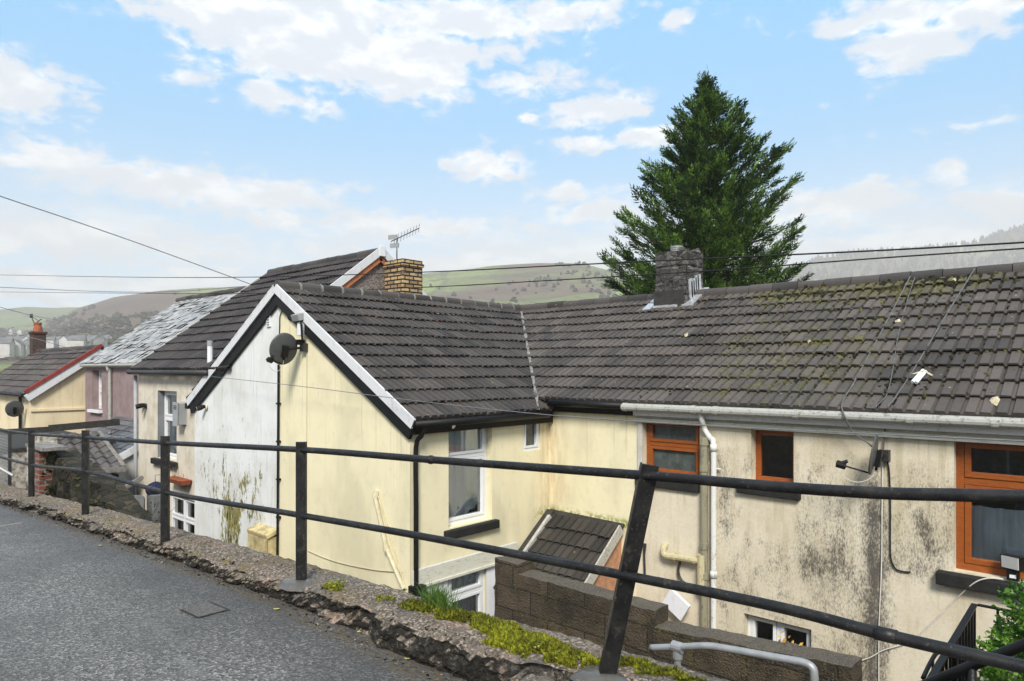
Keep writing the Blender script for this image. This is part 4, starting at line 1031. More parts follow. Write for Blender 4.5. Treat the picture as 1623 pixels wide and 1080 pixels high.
# ---- yellow house on the far left
V5, U5 = 6.1, -27.5; S5 = .72; V5R = 8.2; Z5 = -.76
E = thing('yellow_house', (-30, 7, YARD), 'yellow rendered house with red edged brown tile roof at the far left', 'house')
wl = MB(); u6 = -36.0; zr = Z5 + S5 * (V5R - V5); vB = 11.2; zB = zr - S5 * (vB - V5R)
wl.add([(U5, V5, YARD), (U5, vB, YARD), (U5, vB, zB), (U5, V5R, zr - .03), (U5, V5, Z5 - .03)], [(0, 1, 2, 3, 4)]); wl.quad((u6, V5, YARD), (U5, V5, YARD), (U5, V5, Z5), (u6, V5, Z5)); wl.build('wall', 'yellow_render', E)
wl = MB(); a, b_ = on_u(48, 650, U5), on_u(132, 645, U5); wl.box(U5, U5 + .05, a.y, b_.y + .6, a.z - .06, a.z + .02); wl.build('render_band', 'yellow_render', E)
c5 = math.atan(S5); tile_roof('roof', 'roof_tile_far', E, (u6, V5 - .15, Z5 - S5 * .15 + .02), (1, 0, 0), (0, math.cos(c5), math.sin(c5)), U5 - u6 + .1, (V5R - V5 + .15) / math.cos(c5), gauge=.36, tw=.33, prof=flat(.33), lift=.04, seed=19)
rb = MB(); rb.quad((u6, V5R, zr), (U5 + .1, V5R, zr), (U5 + .1, vB, zB), (u6, vB, zB)); rb.build('roof', 'roof_tile_far', E)
ridge('ridge_tiles', E, (u6, V5R, zr + .02), (U5 + .1, V5R, zr + .02), r=.12, joint=None)
vg = MB(); vg.bar((U5 + .10, V5 - .15, Z5 - S5 * .15 + .10), (U5 + .10, V5R + .05, zr + .10), .14, .11); vg.build('red_verge', 'red_ridge', E)
vg = MB(); vg.bar((U5 + .12, V5 - .12, Z5 - S5 * .15 - .12), (U5 + .12, V5R + .05, zr - .10), .04, .24); vg.build('barge_board', 'white_barge', E)
gt = MB(); gt.tube([(u6, V5 - .2, Z5 - .12), (U5 + .05, V5 - .2, Z5 - .12)], .06, 8); k = on_v(32, 660, V5 - .08); gt.tube([(k.x, V5 - .08, Z5 - .15), (k.x, V5 - .08, -3)], .05, 8); gt.build('gutter', 'black_plastic', E)
cb = on_v(60, 556, V5R); cm_ = MB(); cm_.box(cb.x - .26, cb.x + .26, V5R - .25, V5R + .25, zr - .3, zr + .78); cm_.box(cb.x - .30, cb.x + .30, V5R - .29, V5R + .29, zr + .78, zr + .88); chh = cm_.build('chimney', 'dark_brick', E, bevel=.01)
pt = MB(); pt.tube([(cb.x, V5R, zr + .86), (cb.x, V5R, zr + 1.02), (cb.x, V5R, zr + 1.18), (cb.x, V5R, zr + 1.22), (cb.x, V5R, zr + 1.28)], [.20, .17, .13, .15, .15], 14); pt.build('chimney_pot', 'red_pot' if 'red_pot' in M else 'terracotta', chh)

# ================================================================== RAILING
posts = [(-1.85, 2.70), (-4.40, 2.60), (-6.76, 2.57), (-9.32, 2.63), (-12.2, 2.73)]
rl = thing('railing', (-4.4, 2.6, top_z(-4.4)), 'black two rail pipe railing with channel posts along the kerb, one post leaning', 'railing')
def channel(mb, b, t, w=.068, d=.048, k=.009):
    """U section: web towards the lane, flanges pointing away"""
    b, t = Vector(b), Vector(t); ax = (t - b); X = Vector((math.cos(TH), math.sin(TH), 0)); n = ax.normalized(); X = (X - n * X.dot(n)).normalized(); Y = n.cross(X)
    c = (b + t) / 2; h = ax / 2
    mb.obox(c - Y * (d / 2 - k / 2), X * (w / 2), Y * (k / 2), h)
    for s in (-1, 1): mb.obox(c + X * s * (w / 2 - k / 2) + Y * (k / 2), X * (k / 2), Y * (d / 2 - k / 2 - .0005), h * (.995 if s > 0 else .990))
mb = MB(); channel(mb, (-4.40, 2.60, top_z(-4.4) - .10), (-4.40, 2.60, -.518)); p0 = mb.build('post', 'rail_paint', rl, bevel=.002)
for (u, v), h in zip(posts[2:], (-.63, -.735, -.905)):
    c = p0.copy(); COL.objects.link(c); c.parent = rl
    b0 = -.518
    c.location = (u + 4.40, v - 2.60, h - b0)
mb = MB(); bz = at(962, 1070, 3.239); tz = at(1030, 735, 3.09); channel(mb, bz - (tz - bz) * .06, tz, .078, .050); mb.build('post', 'rail_paint', rl, bevel=.002, label='leaning black channel post')
rail_r = .0215
top_pts = [(-17.5, 2.75, -1.16), (-15.2, 2.74, at(0, 684, 11.6).z), (-12.2, 2.73, at(50, 688, 10.236).z), (-9.32, 2.63, at(135, 693.5, 8.22).z), (-6.76, 2.57, at(262, 702, 6.458).z), (-4.40, 2.60, at(477, 713, 4.887).z), (-3.0, 2.645, -.53), (-1.66, 2.685, -.481), (-1.03, 2.63, -.453), (-.643, 2.61, -.429), (-.25, 2.60, -.391), (.9, 2.6, -.30)]
low_pts = [(-17.5, 2.75, -1.64), (-15.2, 2.74, at(0, 727, 11.6).z), (-12.2, 2.73, at(50, 737, 10.236).z), (-9.32, 2.63, at(135, 747, 8.22).z), (-6.76, 2.57, at(262, 780, 6.458).z), (-4.40, 2.60, at(477, 817, 4.887).z), (-3.0, 2.635, -.985), (-1.70, 2.67, -.946), (-1.03, 2.63, -.914), (-.643, 2.61, -.916), (-.29, 2.60, -.911), (.9, 2.6, -.90)]
for nm, P_ in (('top_rail', top_pts), ('lower_rail', low_pts)):
    mb = MB(); mb.tube(spline(P_, 8), rail_r, 14)
    if nm == 'top_rail':
        for u in (-8.05, -3.05): 
            i = [k for k in range(len(P_) - 1) if P_[k][0] <= u <= P_[k + 1][0]][0]; a, b = Vector(P_[i]), Vector(P_[i + 1]); m_ = a.lerp(b, (u - a.x) / (b.x - a.x)); d = (b - a).normalized(); mb.tube([m_ - d * .008, m_ + d * .008], rail_r * 1.22, 14)
    else:
        a, b = Vector(P_[9]), Vector(P_[10]); m_ = a.lerp(b, .12); d = (b - a).normalized(); mb.tube([m_ - d * .07, m_ + d * .0], rail_r * 1.13, 14)
    mb.build(nm, 'rail_paint' if 'rail_paint' in M else 'black_paint', rl, smooth=True)
# cement pads round the feet
for (u, v), lab in (((-4.40, 2.56), 'pale wet cement pad round the upright post left of the moss'), ((-1.85, 2.66), 'pale wet cement pad round the foot of the leaning post')):
    mb = MB(); n = 26; c = Vector((u, v, top_z(u) + .012)); rr = random.Random(int(-u * 10)); ring = [c + Vector((math.cos(6.283 * k / n) * .17 * rr.uniform(.85, 1.1), math.sin(6.283 * k / n) * .12 * rr.uniform(.85, 1.1), -.03)) for k in range(n)]
    inn = [c + (q - c) * .7 + Vector((0, 0, .0215)) for q in ring]
    mb.add(ring + inn + [c + Vector((0, 0, .004))], [(k, (k + 1) % n, n + (k + 1) % n, n + k) for k in range(n)] + [(n + k, n + (k + 1) % n, 2 * n) for k in range(n)])
    tag(mb.build('cement_pad', 'wet_cement' if 'wet_cement' in M else 'mortar', smooth=True), lab, 'cement pad')

# grass tuft on the kerb
def tuft(name, c, n, h, spread, seed, label):
    mb = MB(); rnd = random.Random(seed); c = Vector(c)
    for _ in range(n):
        a = rnd.random() * 6.283; l = h * rnd.uniform(.45, 1.1); o = c + Vector((rnd.gauss(0, spread), rnd.gauss(0, spread * .5), 0)); d = Vector((math.cos(a), math.sin(a), 0)); lean = rnd.uniform(.15, .9); s = Vector((-d.y, d.x, 0)) * rnd.uniform(.0016, .0032)
        p = [o + d * l * lean * t * t + Vector((0, 0, l * t * (1 - .35 * lean * t))) for t in (0, .4, .75, 1)]
        mb.add([p[0] - s, p[0] + s, p[1] + s * .9, p[1] - s * .9, p[2] + s * .6, p[2] - s * .6, p[3]], [(0, 1, 2, 3), (3, 2, 4, 5), (5, 4, 6)])
    return tag(mb.build(name, 'grass_blade'), label, 'grass tuft')
g_ = on_z(692, 966); tuft('grass_tuft', (g_.x, 2.82, top_z(g_.x) - .01), 420, .19, .065, 3, 'green grass tuft growing on the kerb above the white door window')
g_ = on_z(900, 965); tuft('weed_tuft', (g_.x, 2.84, top_z(g_.x) - .01), 40, .05, .05, 4, 'tiny green weed at the far edge of the kerb behind the moss')
g_ = on_z(545, 921); tuft('weed_tuft', (g_.x, 2.76, top_z(g_.x) - .01), 40, .045, .05, 5, 'small weed on the kerb just right of the upright post')

# leaves on the lane
def leaf(i, px, py, s, rot, lab, on=on_road, dz=.006):
    p = on(px, py); mb = MB(); ca, sa = math.cos(rot), math.sin(rot); sh = [(-1, 0, .1), (-.4, .38, 0), (.3, .36, .15), (1.1, 0, .3), (.3, -.36, .1), (-.4, -.38, 0), (0, 0, -.1)]
    vs = [(p.x + s * (x * ca - y * sa), p.y + s * (x * sa + y * ca), p.z + dz + s * z) for x, y, z in sh]; mb.add(vs, [(0, 1, 6), (1, 2, 6), (2, 3, 6), (3, 4, 6), (4, 5, 6), (5, 0, 6)])
    tag(mb.build('fallen_leaf', 'leaf_fallen'), lab, 'leaf', 'fallen leaves')
leaf(0, 438, 967, .030, .4, 'yellow fallen leaf on the asphalt right of the iron cover')
leaf(1, 571, 1002, .034, 1.8, 'yellow fallen leaf at the foot of the kerb, largest on the lane')
leaf(2, 503, 992, .018, 2.6, 'pale fallen leaf on the asphalt between two yellow ones')
leaf(3, 645, 1046, .022, .2, 'narrow yellow leaf on the asphalt nearest the camera')
leaf(4, 160, 866, .04, .2, 'pale leaf on the asphalt below the second farthest post')
leaf(5, 705, 1053, .016, 1.2, 'small pinkish leaf on the asphalt against the kerb')
leaf(6, 850, 1035, .02, 1.0, 'white leaf lying on the moss by the leaning post', on_z, .03)
# iron cover in the lane
c = on_road(322, 968)
cv = thing('drain_cover', c, 'small ribbed iron cover sunk in the asphalt lane', 'cover')
tilt = (road_z(c.x + .2) - road_z(c.x - .2)) / .4
def rq(u0, u1, v0, v1, dz): return [(c.x + u, c.y + v, road_z(c.x + u) + dz) for u, v in ((u0, v0), (u1, v0), (u1, v1), (u0, v1))]
mb = MB(); mb.quad(*rq(-.15, .15, -.10, .12, .004)); mb.build('frame', 'cover_dark' if 'cover_dark' in M else 'felt', cv)
mb = MB(); mb.quad(*rq(-.125, .14, -.09, .095, .008))
for k in range(12): u = -.115 + .021 * k; a, b = rq(u, u + .010, -.085, .09, .008), rq(u, u + .010, -.085, .09, .013); mb.add(a + b, [(4, 5, 6, 7), (0, 1, 5, 4), (1, 2, 6, 5), (2, 3, 7, 6), (3, 0, 4, 7)])
mb.build('lid', 'rust_grate', cv)
mb = MB(); a, b = on_road(-30, 840), on_road(36, 829); d = (b - a).normalized(); s = Vector((-d.y, d.x, 0)) * .035; up = Vector((0, 0, .004)); mb.quad(a - s + up, b - s + up, b + s + up, a + s + up)
struct(mb.build('road_marking', 'mortar_grey'), 'short white line painted on the lane', 'marking')

# ================================================================== YARD
# block wall beside the steps
bw = thing('block_wall', (-3, 5.2, YARD), 'dark stepped concrete block wall below the kerb', 'wall')
def rough_box(x0, x1, y0, y1, z0, z1, res=.06, amp=.012, sl=0.0):
    mb = MB()
    def face(o, a, b, n):
        o, a, b, n = map(Vector, (o, a, b, n)); na, nb = max(1, int(a.length / res)), max(1, int(b.length / res)); vs = []
        for i in range(na + 1):
            for j in range(nb + 1):
                p = o + a * (i / na) + b * (j / nb); h = Vector((noise.noise(p * 7), noise.noise(p * 7 + Vector((5, 5, 5))), noise.noise(p * 7 + Vector((11, 0, 3))))) * amp + Vector((noise.noise(p * 22), noise.noise(p * 22 + Vector((3, 0, 0))), noise.noise(p * 22 + Vector((0, 9, 0))))) * amp * .45
                q = p + h
                if sl and p.z > z0 + .5: q.z += sl * (p.x - x0)
                vs.append(q)
        mb.add(vs, [(i * (nb + 1) + j, (i + 1) * (nb + 1) + j, (i + 1) * (nb + 1) + j + 1, i * (nb + 1) + j + 1) for i in range(na) for j in range(nb)])
    X, Y, Z = x1 - x0, y1 - y0, z1 - z0
    face((x0, y0, z0), (X, 0, 0), (0, 0, Z), (0, -1, 0)); face((x1, y0, z0), (0, Y, 0), (0, 0, Z), (1, 0, 0)); face((x1, y1, z0), (-X, 0, 0), (0, 0, Z), (0, 1, 0)); face((x0, y1, z0), (0, -Y, 0), (0, 0, Z), (-1, 0, 0)); face((x0, y0, z1), (X, 0, 0), (0, Y, 0), (0, 0, 1))
    return mb
rough_box(-4.98, -4.66, 5.2, 5.46, YARD, -1.99).build('end_pier', 'concrete_block', bw)
rough_box(-4.66, -3.08, 5.215, 5.45, YARD, -2.10).build('wall_run', 'concrete_block', bw)
rough_box(-3.08, -1.48, 5.2, 5.44, YARD, -2.235, sl=.075).build('wall_run', 'concrete_block', bw)
# yellow flower on the block wall
fl = thing('flower_spray', on_v(1245, 1022, 5.32), 'withered yellow flowers hanging behind the block wall top', 'flowers')
mb = MB(); rr = random.Random(2); c0 = on_v(1247, 1016, 5.42)
for k in range(14):
    p = c0 + Vector((rr.gauss(0, .05), rr.gauss(0, .03), rr.gauss(0, .03))); n_ = Vector((rr.gauss(0, 1), -1, rr.gauss(0, 1))).normalized(); x = n_.orthogonal().normalized(); y = n_.cross(x); s = rr.uniform(.012, .028); mb.add([p - x * s, p + y * s * .5, p + x * s, p - y * s * .5], [(0, 1, 2, 3)])
mb.build('petals', 'petal' if 'petal' in M else 'leaf_fallen', fl)
mb = MB()
for k in range(5): mb.tube([c0 + Vector((.03 * k - .06, .02, -.01)), c0 + Vector((.05 * k - .1, .04, -.28))], .005, 5)
mb.build('stems', 'dry_stalk', fl)
# galvanised handrail
hr = thing('handrail', (-1.8, 3.3, -2.6), 'grey galvanised pipe handrail for steps behind the kerb', 'handrail')
q = lambda x, y, v=3.3: on_v(x, y, v)
mb = MB(); mb.tube(spline([q(1032, 1027), q(1080, 1025.5), q(1120, 1024), q(1150, 1028), q(1240, 1044), q(1272, 1050), q(1287, 1058), q(1291, 1075), q(1293, 1120)], 6), .0185, 12); mb.build('rail', 'galvanised', hr, smooth=True)
mb = MB(); p = q(1074, 1026); mb.tube([p, p - Vector((0, 0, .9))], .018, 10); mb.tube([p + Vector((-.03, 0, .0)), p + Vector((.03, 0, 0))], .029, 12); mb.tube([p - Vector((0, 0, .02)), p - Vector((0, 0, .06))], .026, 12); mb.build('leg', 'galvanised', hr)
# steps between the kerb and the block wall
mb = MB()
for k in range(9): mb.box(-4.4 + .36 * k, -4.04 + .36 * k, 2.9, 5.2, YARD, -4.6 + .19 * k - .0 if k < 7 else -3.4)
tag(mb.build('steps', 'concrete_block'), 'concrete steps going down behind the kerb', 'steps')
# black steel balustrade of the landing by the stained house
bl = thing('balustrade', (-1.0, 6.0, -3.1), 'black steel balustrade with thin bars on the landing by the stained house', 'balustrade')
a0, a1, a2 = Vector((-1.0, 4.95, -2.06)), Vector((-1.0, 6.88, -1.98)), Vector((.6, 6.88, -1.98))
mb = MB(); mb.bar(a0, a1, .045, .012); mb.bar(a1 + Vector((.023, 0, 0)), a2, .045, .012); mb.build('top_rail', 'black_paint', bl)
for (p, q_, n) in ((a0, a1, 15), (a1, a2, 10)):
    for k in range(n + 1):
        x = p.lerp(q_, k / n)
        if (k == 0 and p is a1): continue
        mb = MB(); w = .025 if k % 8 == 0 else .009; mb.box(x.x - w, x.x + w, x.y - w, x.y + w, x.z - 1.05, x.z - .007); mb.build('baluster', 'black_paint', bl)
mb = MB(); mb.bar(a0 - Vector((0, 0, .98)), a1 - Vector((0, 0, .98)), .04, .012); mb.bar(a1 - Vector((-.021, 0, .98)), a2 - Vector((0, 0, .98)), .04, .012); mb.build('bottom_rail', 'black_paint', bl)
mb = MB(); mb.box(-.98, 2.2, 3.4, 9.58, -3.22, -3.08); mb.box(-.9, 2.1, 3.5, 9.5, YARD, -3.22); tag(mb.build('landing', 'felt'), 'dark landing slab between the kerb and the stained house', 'landing')
# old folded gate against the end of the balustrade
gt = thing('gate', (-1.15, 4.9, -3.0), 'low black steel gate leaning at the end of the balustrade', 'gate')
mb = MB(); q = lambda x, y: on_u(x, y, -1.12)
mb.tube(spline([q(1463, 1075), q(1474, 1052), q(1484, 1036), q(1494, 1034), q(1500, 1040)], 5), .016, 8); mb.tube([q(1486, 1076), q(1503, 1036)], .014, 8); mb.build('frame', 'black_paint', gt, smooth=True)
mb = MB()
for x in (1475, 1482, 1490): mb.tube([q(x, 1110), q(x + 4, 1048)], .009, 6)
mb.build('bars', 'black_paint', gt)
# second handrail, black, nearer
mb = MB(); mb.tube([on_v(1380, 1122, 3.75), on_v(1480, 1080, 3.62), on_v(1623, 1022, 3.6), on_v(1750, 968, 3.6)], .022, 12); mb.tube([on_v(1540, 1056, 3.61), on_v(1540, 1056, 3.61) - Vector((0, 0, 1.4))], .02, 10)
tag(mb.build('pipe_handrail', 'black_paint', smooth=True), 'black sloping pipe handrail crossing behind the lower rail at the shrub', 'handrail')
# evergreen shrub
sh = thing('shrub', (-.28, 5.15, -3.08), 'bright green small leaved evergreen shrub on the landing', 'shrub')
mb = MB(); rr = random.Random(6)
def leafq(mb, p, d, l, w, rr):
    d = Vector(d).normalized(); x = d.orthogonal().normalized(); y = d.cross(x); a = rr.random() * 6.283; x = x * math.cos(a) + y * math.sin(a); n_ = d.cross(x)
    mb.add([p, p + d * l * .5 + x * w + n_ * w * .25, p + d * l, p + d * l * .5 - x * w + n_ * w * .25], [(0, 1, 2), (0, 2, 3)])
sc_ = Vector((-.29, 5.15, -2.18)); SRX, SRY, SRZ = .44, .42, .90
for _ in range(3600):
    th, cz = rr.random() * 6.283, rr.uniform(-1, 1); r = rr.uniform(.55, 1.0) ** .5; sq = math.sqrt(1 - cz * cz) ** .6
    b = Vector((SRX * sq * math.cos(th), SRY * sq * math.sin(th), SRZ * cz)) * r
    b += Vector((noise.noise(b * 4), noise.noise(b * 4 + Vector((4, 0, 0))), noise.noise(b * 4 + Vector((0, 7, 0))))) * .10; p = sc_ + b
    out = Vector((b.x, b.y, abs(b.z) * .3 + .25)).normalized(); tw = (out + Vector((rr.gauss(0, .4), rr.gauss(0, .4), rr.gauss(0, .4)))).normalized()
    for k in range(7): leafq(mb, p + tw * (.013 * k - .03), tw * .7 + Vector((rr.gauss(0, 1), rr.gauss(0, 1), rr.gauss(0, .8))), rr.uniform(.024, .042), rr.uniform(.008, .013), rr)
mb.build('foliage', 'shrub_leaf', sh)
mb = MB()
for k in range(9): a = rr.random() * 6.28; mb.tube([(-.2, 5.15, -3.08), sc_ + Vector((.2 * math.cos(a), .2 * math.sin(a), -.2)), sc_ + Vector((.36 * math.cos(a), .36 * math.sin(a), .5 * rr.random()))], [.016, .010, .004], 5)
mb.build('stems', 'bark', sh)

# left yard ---------------------------------------------------------------
# overgrown stone garden wall with a brick end
sw_ = thing('garden_wall', (-14.6, 3.6, YARD), 'dark mossy stone garden wall falling away beside the lane', 'wall')
mb = MB(); res = .11
def swtop(u): return -1.45 - (u + 14.55) * .145 if u < -12 else -1.82 - (u + 12) * .34
nu, nz = int(5.2 / res), 26
for i in range(nu + 1):
    for j in range(nz + 1):
        u = -14.55 + 5.2 * i / nu; t = j / nz; p = Vector((u, 3.55, YARD + (swtop(u) - YARD) * t))
        p += Vector((noise.noise(p * 3), noise.fractal(p * 3.2, 1, 2, 4) * 1.5, noise.noise(p * 3 + Vector((7, 0, 0))))) * .07; mb.v.append(tuple(p))
    u = -14.55 + 5.2 * i / nu; mb.v.append((u, 3.95, swtop(u) - .05 + .06 * noise.noise((u * 5, 0, 0)))); mb.v.append((u, 4.0, YARD))
for i in range(nu):
    for j in range(nz + 2): a = i * (nz + 3) + j; mb.f.append((a, a + nz + 3, a + nz + 4, a + 1)); mb.mi.append(0)
mb.build('stonework', 'mossy_stone', sw_)
def ivy(name, n, fn, label, mat='dark_leaf', l=(.04, .09), parent=None, seed=1):
    mb = MB(); rnd = random.Random(seed)
    for _ in range(n):
        p, d = fn(rnd); leafq(mb, Vector(p), Vector(d) + Vector((rnd.gauss(0, .7), rnd.gauss(0, .7), rnd.gauss(0, .7))), rnd.uniform(*l), rnd.uniform(*l) * .35, rnd)
    return tag(mb.build(name, mat), label, 'plants', kind=None)
def fn(r):
    while True:
        u = r.uniform(-14.3, -9.6); t = r.random() ** .6
        if noise.noise((u * 2.3, t * 3, 1)) > -.05 + r.random() * .25: return (u, 3.50 - r.random() * .10, YARD + 1.2 + (swtop(u) - YARD - 1.15) * t), (0, -1, -.3)
ivy('creeper', 2600, fn, 'dark straggling creeper covering the face of the stone garden wall', seed=3)
br = thing('brick_pier', (-14.7, 3.4, -2.6), 'broken brick pier with peeling white render under a concrete coping', 'pier')
p = at(72, 790, 12.4); uL, uR = -15.32, -14.52
rough_box(-14.78, -14.50, 3.36, 3.62, -4, -1.43, .05, .010).build('brickwork', 'red_brick', br)
rough_box(-15.30, -14.78, 3.35, 3.60, -4, -1.43, .05, .018).build('rendered_side', 'peeling_white', br)
rough_box(-15.1, -13.95, 3.28, 3.66, -1.43, -1.37, .06, .010).build('coping', 'mortar_grey', br)
rp = MB(); rough_box(-16.35, -15.55, 3.62, 3.9, -4, -1.30, .05, .02).build('old_gate_pillar', 'peeling_white'); tag(bpy.data.objects['old_gate_pillar'], 'peeling rendered pillar between wire mesh and brick pier', 'pillar')
# wire mesh cage
wm = thing('mesh_panel', (-17.2, 3.3, -2.6), 'grey wire mesh panel in a frame at the left end of the kerb', 'fence')
mb = MB(); u0, u1, z0, z1 = -18.6, -16.1, -2.35, -1.22
for k in range(34): u = u0 + (u1 - u0) * k / 33; mb.bar((u, 3.25, z0), (u, 3.25, z1), .007, .007, (1, 0, 0))
for k in range(20): z = z0 + (z1 - z0) * k / 19; mb.bar((u0, 3.257, z), (u1, 3.257, z), .007, .007)
mb.build('wire', 'galvanised', wm)
mb = MB(); mb.bar((u0, 3.25, z1), (u1, 3.25, z1), .05, .05); mb.bar((u1, 3.25, z0), (u1, 3.25, z1), .05, .05, (1, 0, 0)); mb.build('frame', 'metal_dark', wm)
mb = MB(); mb.tube([at(0, 742, 11.0), at(21, 754, 11.0)], .022, 8); tag(mb.build('loose_pole', 'galvanised'), 'short pale pole lying against the wire mesh', 'pole')
# felt roofed shed, pantile lean-to, slate lean-to
fs = thing('felt_shed', (-21.5, 4.6, YARD), 'low shed with black felt edged flat roof in front of the yellow house', 'shed')
mb = MB(); mb.box(-26.0, -20.05, 2.0, 6.30, YARD, -1.98); mb.build('wall', 'peeling_white', fs)
mb = MB(); mb.box(-26.2, -20.0, 1.2, 6.36, -1.98, -1.92); mb.build('roof', 'felt', fs)
mb = MB(); mb.bar((-19.97, 1.2, -1.53), (-19.97, 4.85, -1.50), .06, .13); mb.bar((-19.94, 4.82, -1.48), (-19.94, 6.42, -1.41), .06, .17); mb.build('roof_edge', 'felt', fs)
ps = thing('pantile_shed', (-19, 4.9, YARD), 'small shed under grey wavy pantiles behind the stone garden wall', 'shed')
c_ = math.atan(.40); tile_roof('roof', 'pantile_grey', ps, (-18.1, 4.35, -2.40), (0, 1, 0), (-math.cos(c_), 0, math.sin(c_)), 1.55, 2.0, gauge=.30, tw=.24, prof=pantile(), lift=.03, seed=23)
mb = MB(); mb.box(-19.9, -18.2, 4.35, 5.85, YARD, -2.55); mb.build('wall', 'stone_wall_dark', ps)
mb = MB(); mb.bar((-18.05, 4.3, -2.36), (-18.05, 5.95, -2.42), .10, .12); mb.bar((-18.1, 5.92, -2.36), (-19.95, 5.92, -1.63), .10, .06); mb.build('mortar_edge', 'mortar_grey', ps)
ls = thing('slate_outhouse', (-21, 6.8, YARD), 'outhouse with dark wet slate lean-to roof against the mauve house', 'outhouse')
sl = .52; c_ = math.atan(sl)
tile_roof('roof', 'slate_dark', ls, (-23.6, 5.95, -2.30), (1, 0, 0), (0, math.cos(c_), math.sin(c_)), 4.62, 1.62 / math.cos(c_), gauge=.26, tw=.5, prof=flat(.5), lift=.022, jit=1.5, stagger=True, seed=29)
mb = MB(); mb.bar((-18.93, 5.93, -2.33), (-18.93, 7.46, -1.53), .04, .17); mb.build('barge_board', 'white_barge', ls)
mb = MB(); mb.prism([(-19.0, 6.05, YARD), (-19.0, 7.45, YARD), (-19.0, 7.45, -1.6), (-19.0, 6.05, -2.33)], (-.1, 0, 0)); mb.box(-23.5, -19.1, 6.05, 6.15, YARD, -2.36); mb.build('wall', 'far_white', ls)
mb = MB(); mb.tube([(-23.6, 5.88, -2.36), (-18.95, 5.88, -2.36)], .05, 8); mb.build('gutter', 'black_plastic', ls)
# grey diagonal pipe and junk
mb = MB(); a, b = at(157, 797, 13.4), at(224, 758, 16.4); mb.tube([a, b], .058, 12); mb.tube([a, a + (b - a) * .03], .066, 12); tag(mb.build('drain_pipe', 'galvanised', smooth=True), 'grey plastic drain pipe slanting up to the white house corner', 'pipe')
jb = thing('discarded_panel', at(206, 815, 14.6), 'grey discarded round cornered panel behind the kerb', 'panel')
p = at(208, 808, 14.6); mb = MB(); X = RGT; n_ = 8; W, H = .27, .30; poly = [p + X * (-W), p + X * W]
poly = [p + X * x + Vector((0, 0, z)) for x, z in [(-W, -.5), (W, -.5), (W, H - .08), (W - .02, H - .03), (W - .08, H), (-W + .08, H), (-W + .02, H - .03), (-W, H - .08)]]; mb.prism(poly, FWD * .05); mb.build('sheet', 'grey_board', jb)
mb = MB(); mb.obox(p - FWD * .004 + Vector((0, 0, .12)), X * .07, FWD * .004, Vector((0, 0, .05))); mb.build('slot', 'terracotta', jb)
bp = MB(); a = on_v(252, 835, V3 - .15); bp.box(a.x - .22, a.x + .16, V3 - .35, V3 - .08, YARD, on_v(250, 782, V3 - .15).z); tag(bp.build('meter_cupboard', 'grey_board', bevel=.02), 'dark grey cupboard standing against the white house wall', 'cupboard')
bk = thing('hanging_basket', on_v(246, 776, V3 - .2), 'dark blue hanging basket on the white house wall', 'basket')
c = on_v(246, 776, V3 - .2); mb = MB(); rr = random.Random(3)
vs = []; 
for i in range(9):
    for j in range(16):
        ph = math.pi * i / 8; th = 2 * math.pi * j / 16; r = .21 * (1 + .15 * noise.noise((i * .9, j * .9, 0))); vs.append(c + Vector((r * math.sin(ph) * math.cos(th), r * math.sin(ph) * math.sin(th), r * .85 * math.cos(ph))))
mb.add(vs, [(i * 16 + j, (i + 1) * 16 + j, (i + 1) * 16 + (j + 1) % 16, i * 16 + (j + 1) % 16) for i in range(8) for j in range(16)]); mb.build('bowl', 'blue_basket', bk)
mb = MB(); mb.tube([c + Vector((0, .2, .32)), c + Vector((0, 0, .34)), c + Vector((0, 0, .15))], .008, 5); mb.build('bracket', 'metal_dark', bk)
pl = thing('planter', on_v(283, 768, V3 - .12), 'terracotta trough planter with dry stalks hung under the tall window', 'planter')
a, b = on_v(271, 755, V3 - .12), on_v(297, 770, V3 - .12); mb = MB(); ux0, ux1, zt_, zb2 = a.x, b.x, a.z, b.z
mb.add([(ux0 + .04, V3 - .22, zb2), (ux1 - .04, V3 - .22, zb2), (ux1 - .04, V3 - .05, zb2), (ux0 + .04, V3 - .05, zb2), (ux0, V3 - .27, zt_), (ux1, V3 - .27, zt_), (ux1, V3 - .02, zt_), (ux0, V3 - .02, zt_), (ux0 + .03, V3 - .24, zt_), (ux1 - .03, V3 - .24, zt_), (ux1 - .03, V3 - .05, zt_), (ux0 + .03, V3 - .05, zt_), (ux0 + .04, V3 - .23, zt_ - .05), (ux1 - .04, V3 - .23, zt_ - .05), (ux1 - .04, V3 - .06, zt_ - .05), (ux0 + .04, V3 - .06, zt_ - .05)],
       [(0, 3, 2, 1), (0, 1, 5, 4), (1, 2, 6, 5), (2, 3, 7, 6), (3, 0, 4, 7), (4, 5, 9, 8), (5, 6, 10, 9), (6, 7, 11, 10), (7, 4, 8, 11), (8, 9, 13, 12), (9, 10, 14, 13), (10, 11, 15, 14), (11, 8, 12, 15), (12, 13, 14, 15)]); mb.build('trough', 'terracotta', pl, bevel=.006)
mb = MB(); rr = random.Random(31)
for k in range(9): x = ux0 + (ux1 - ux0) * rr.uniform(.15, .9); mb.tube([(x, V3 - .14, zt_ - .06), (x + rr.gauss(0, .04), V3 - .14, zt_ + rr.uniform(.05, .3))], .005, 4)
mb.build('stalks', 'dry_stalk', pl)
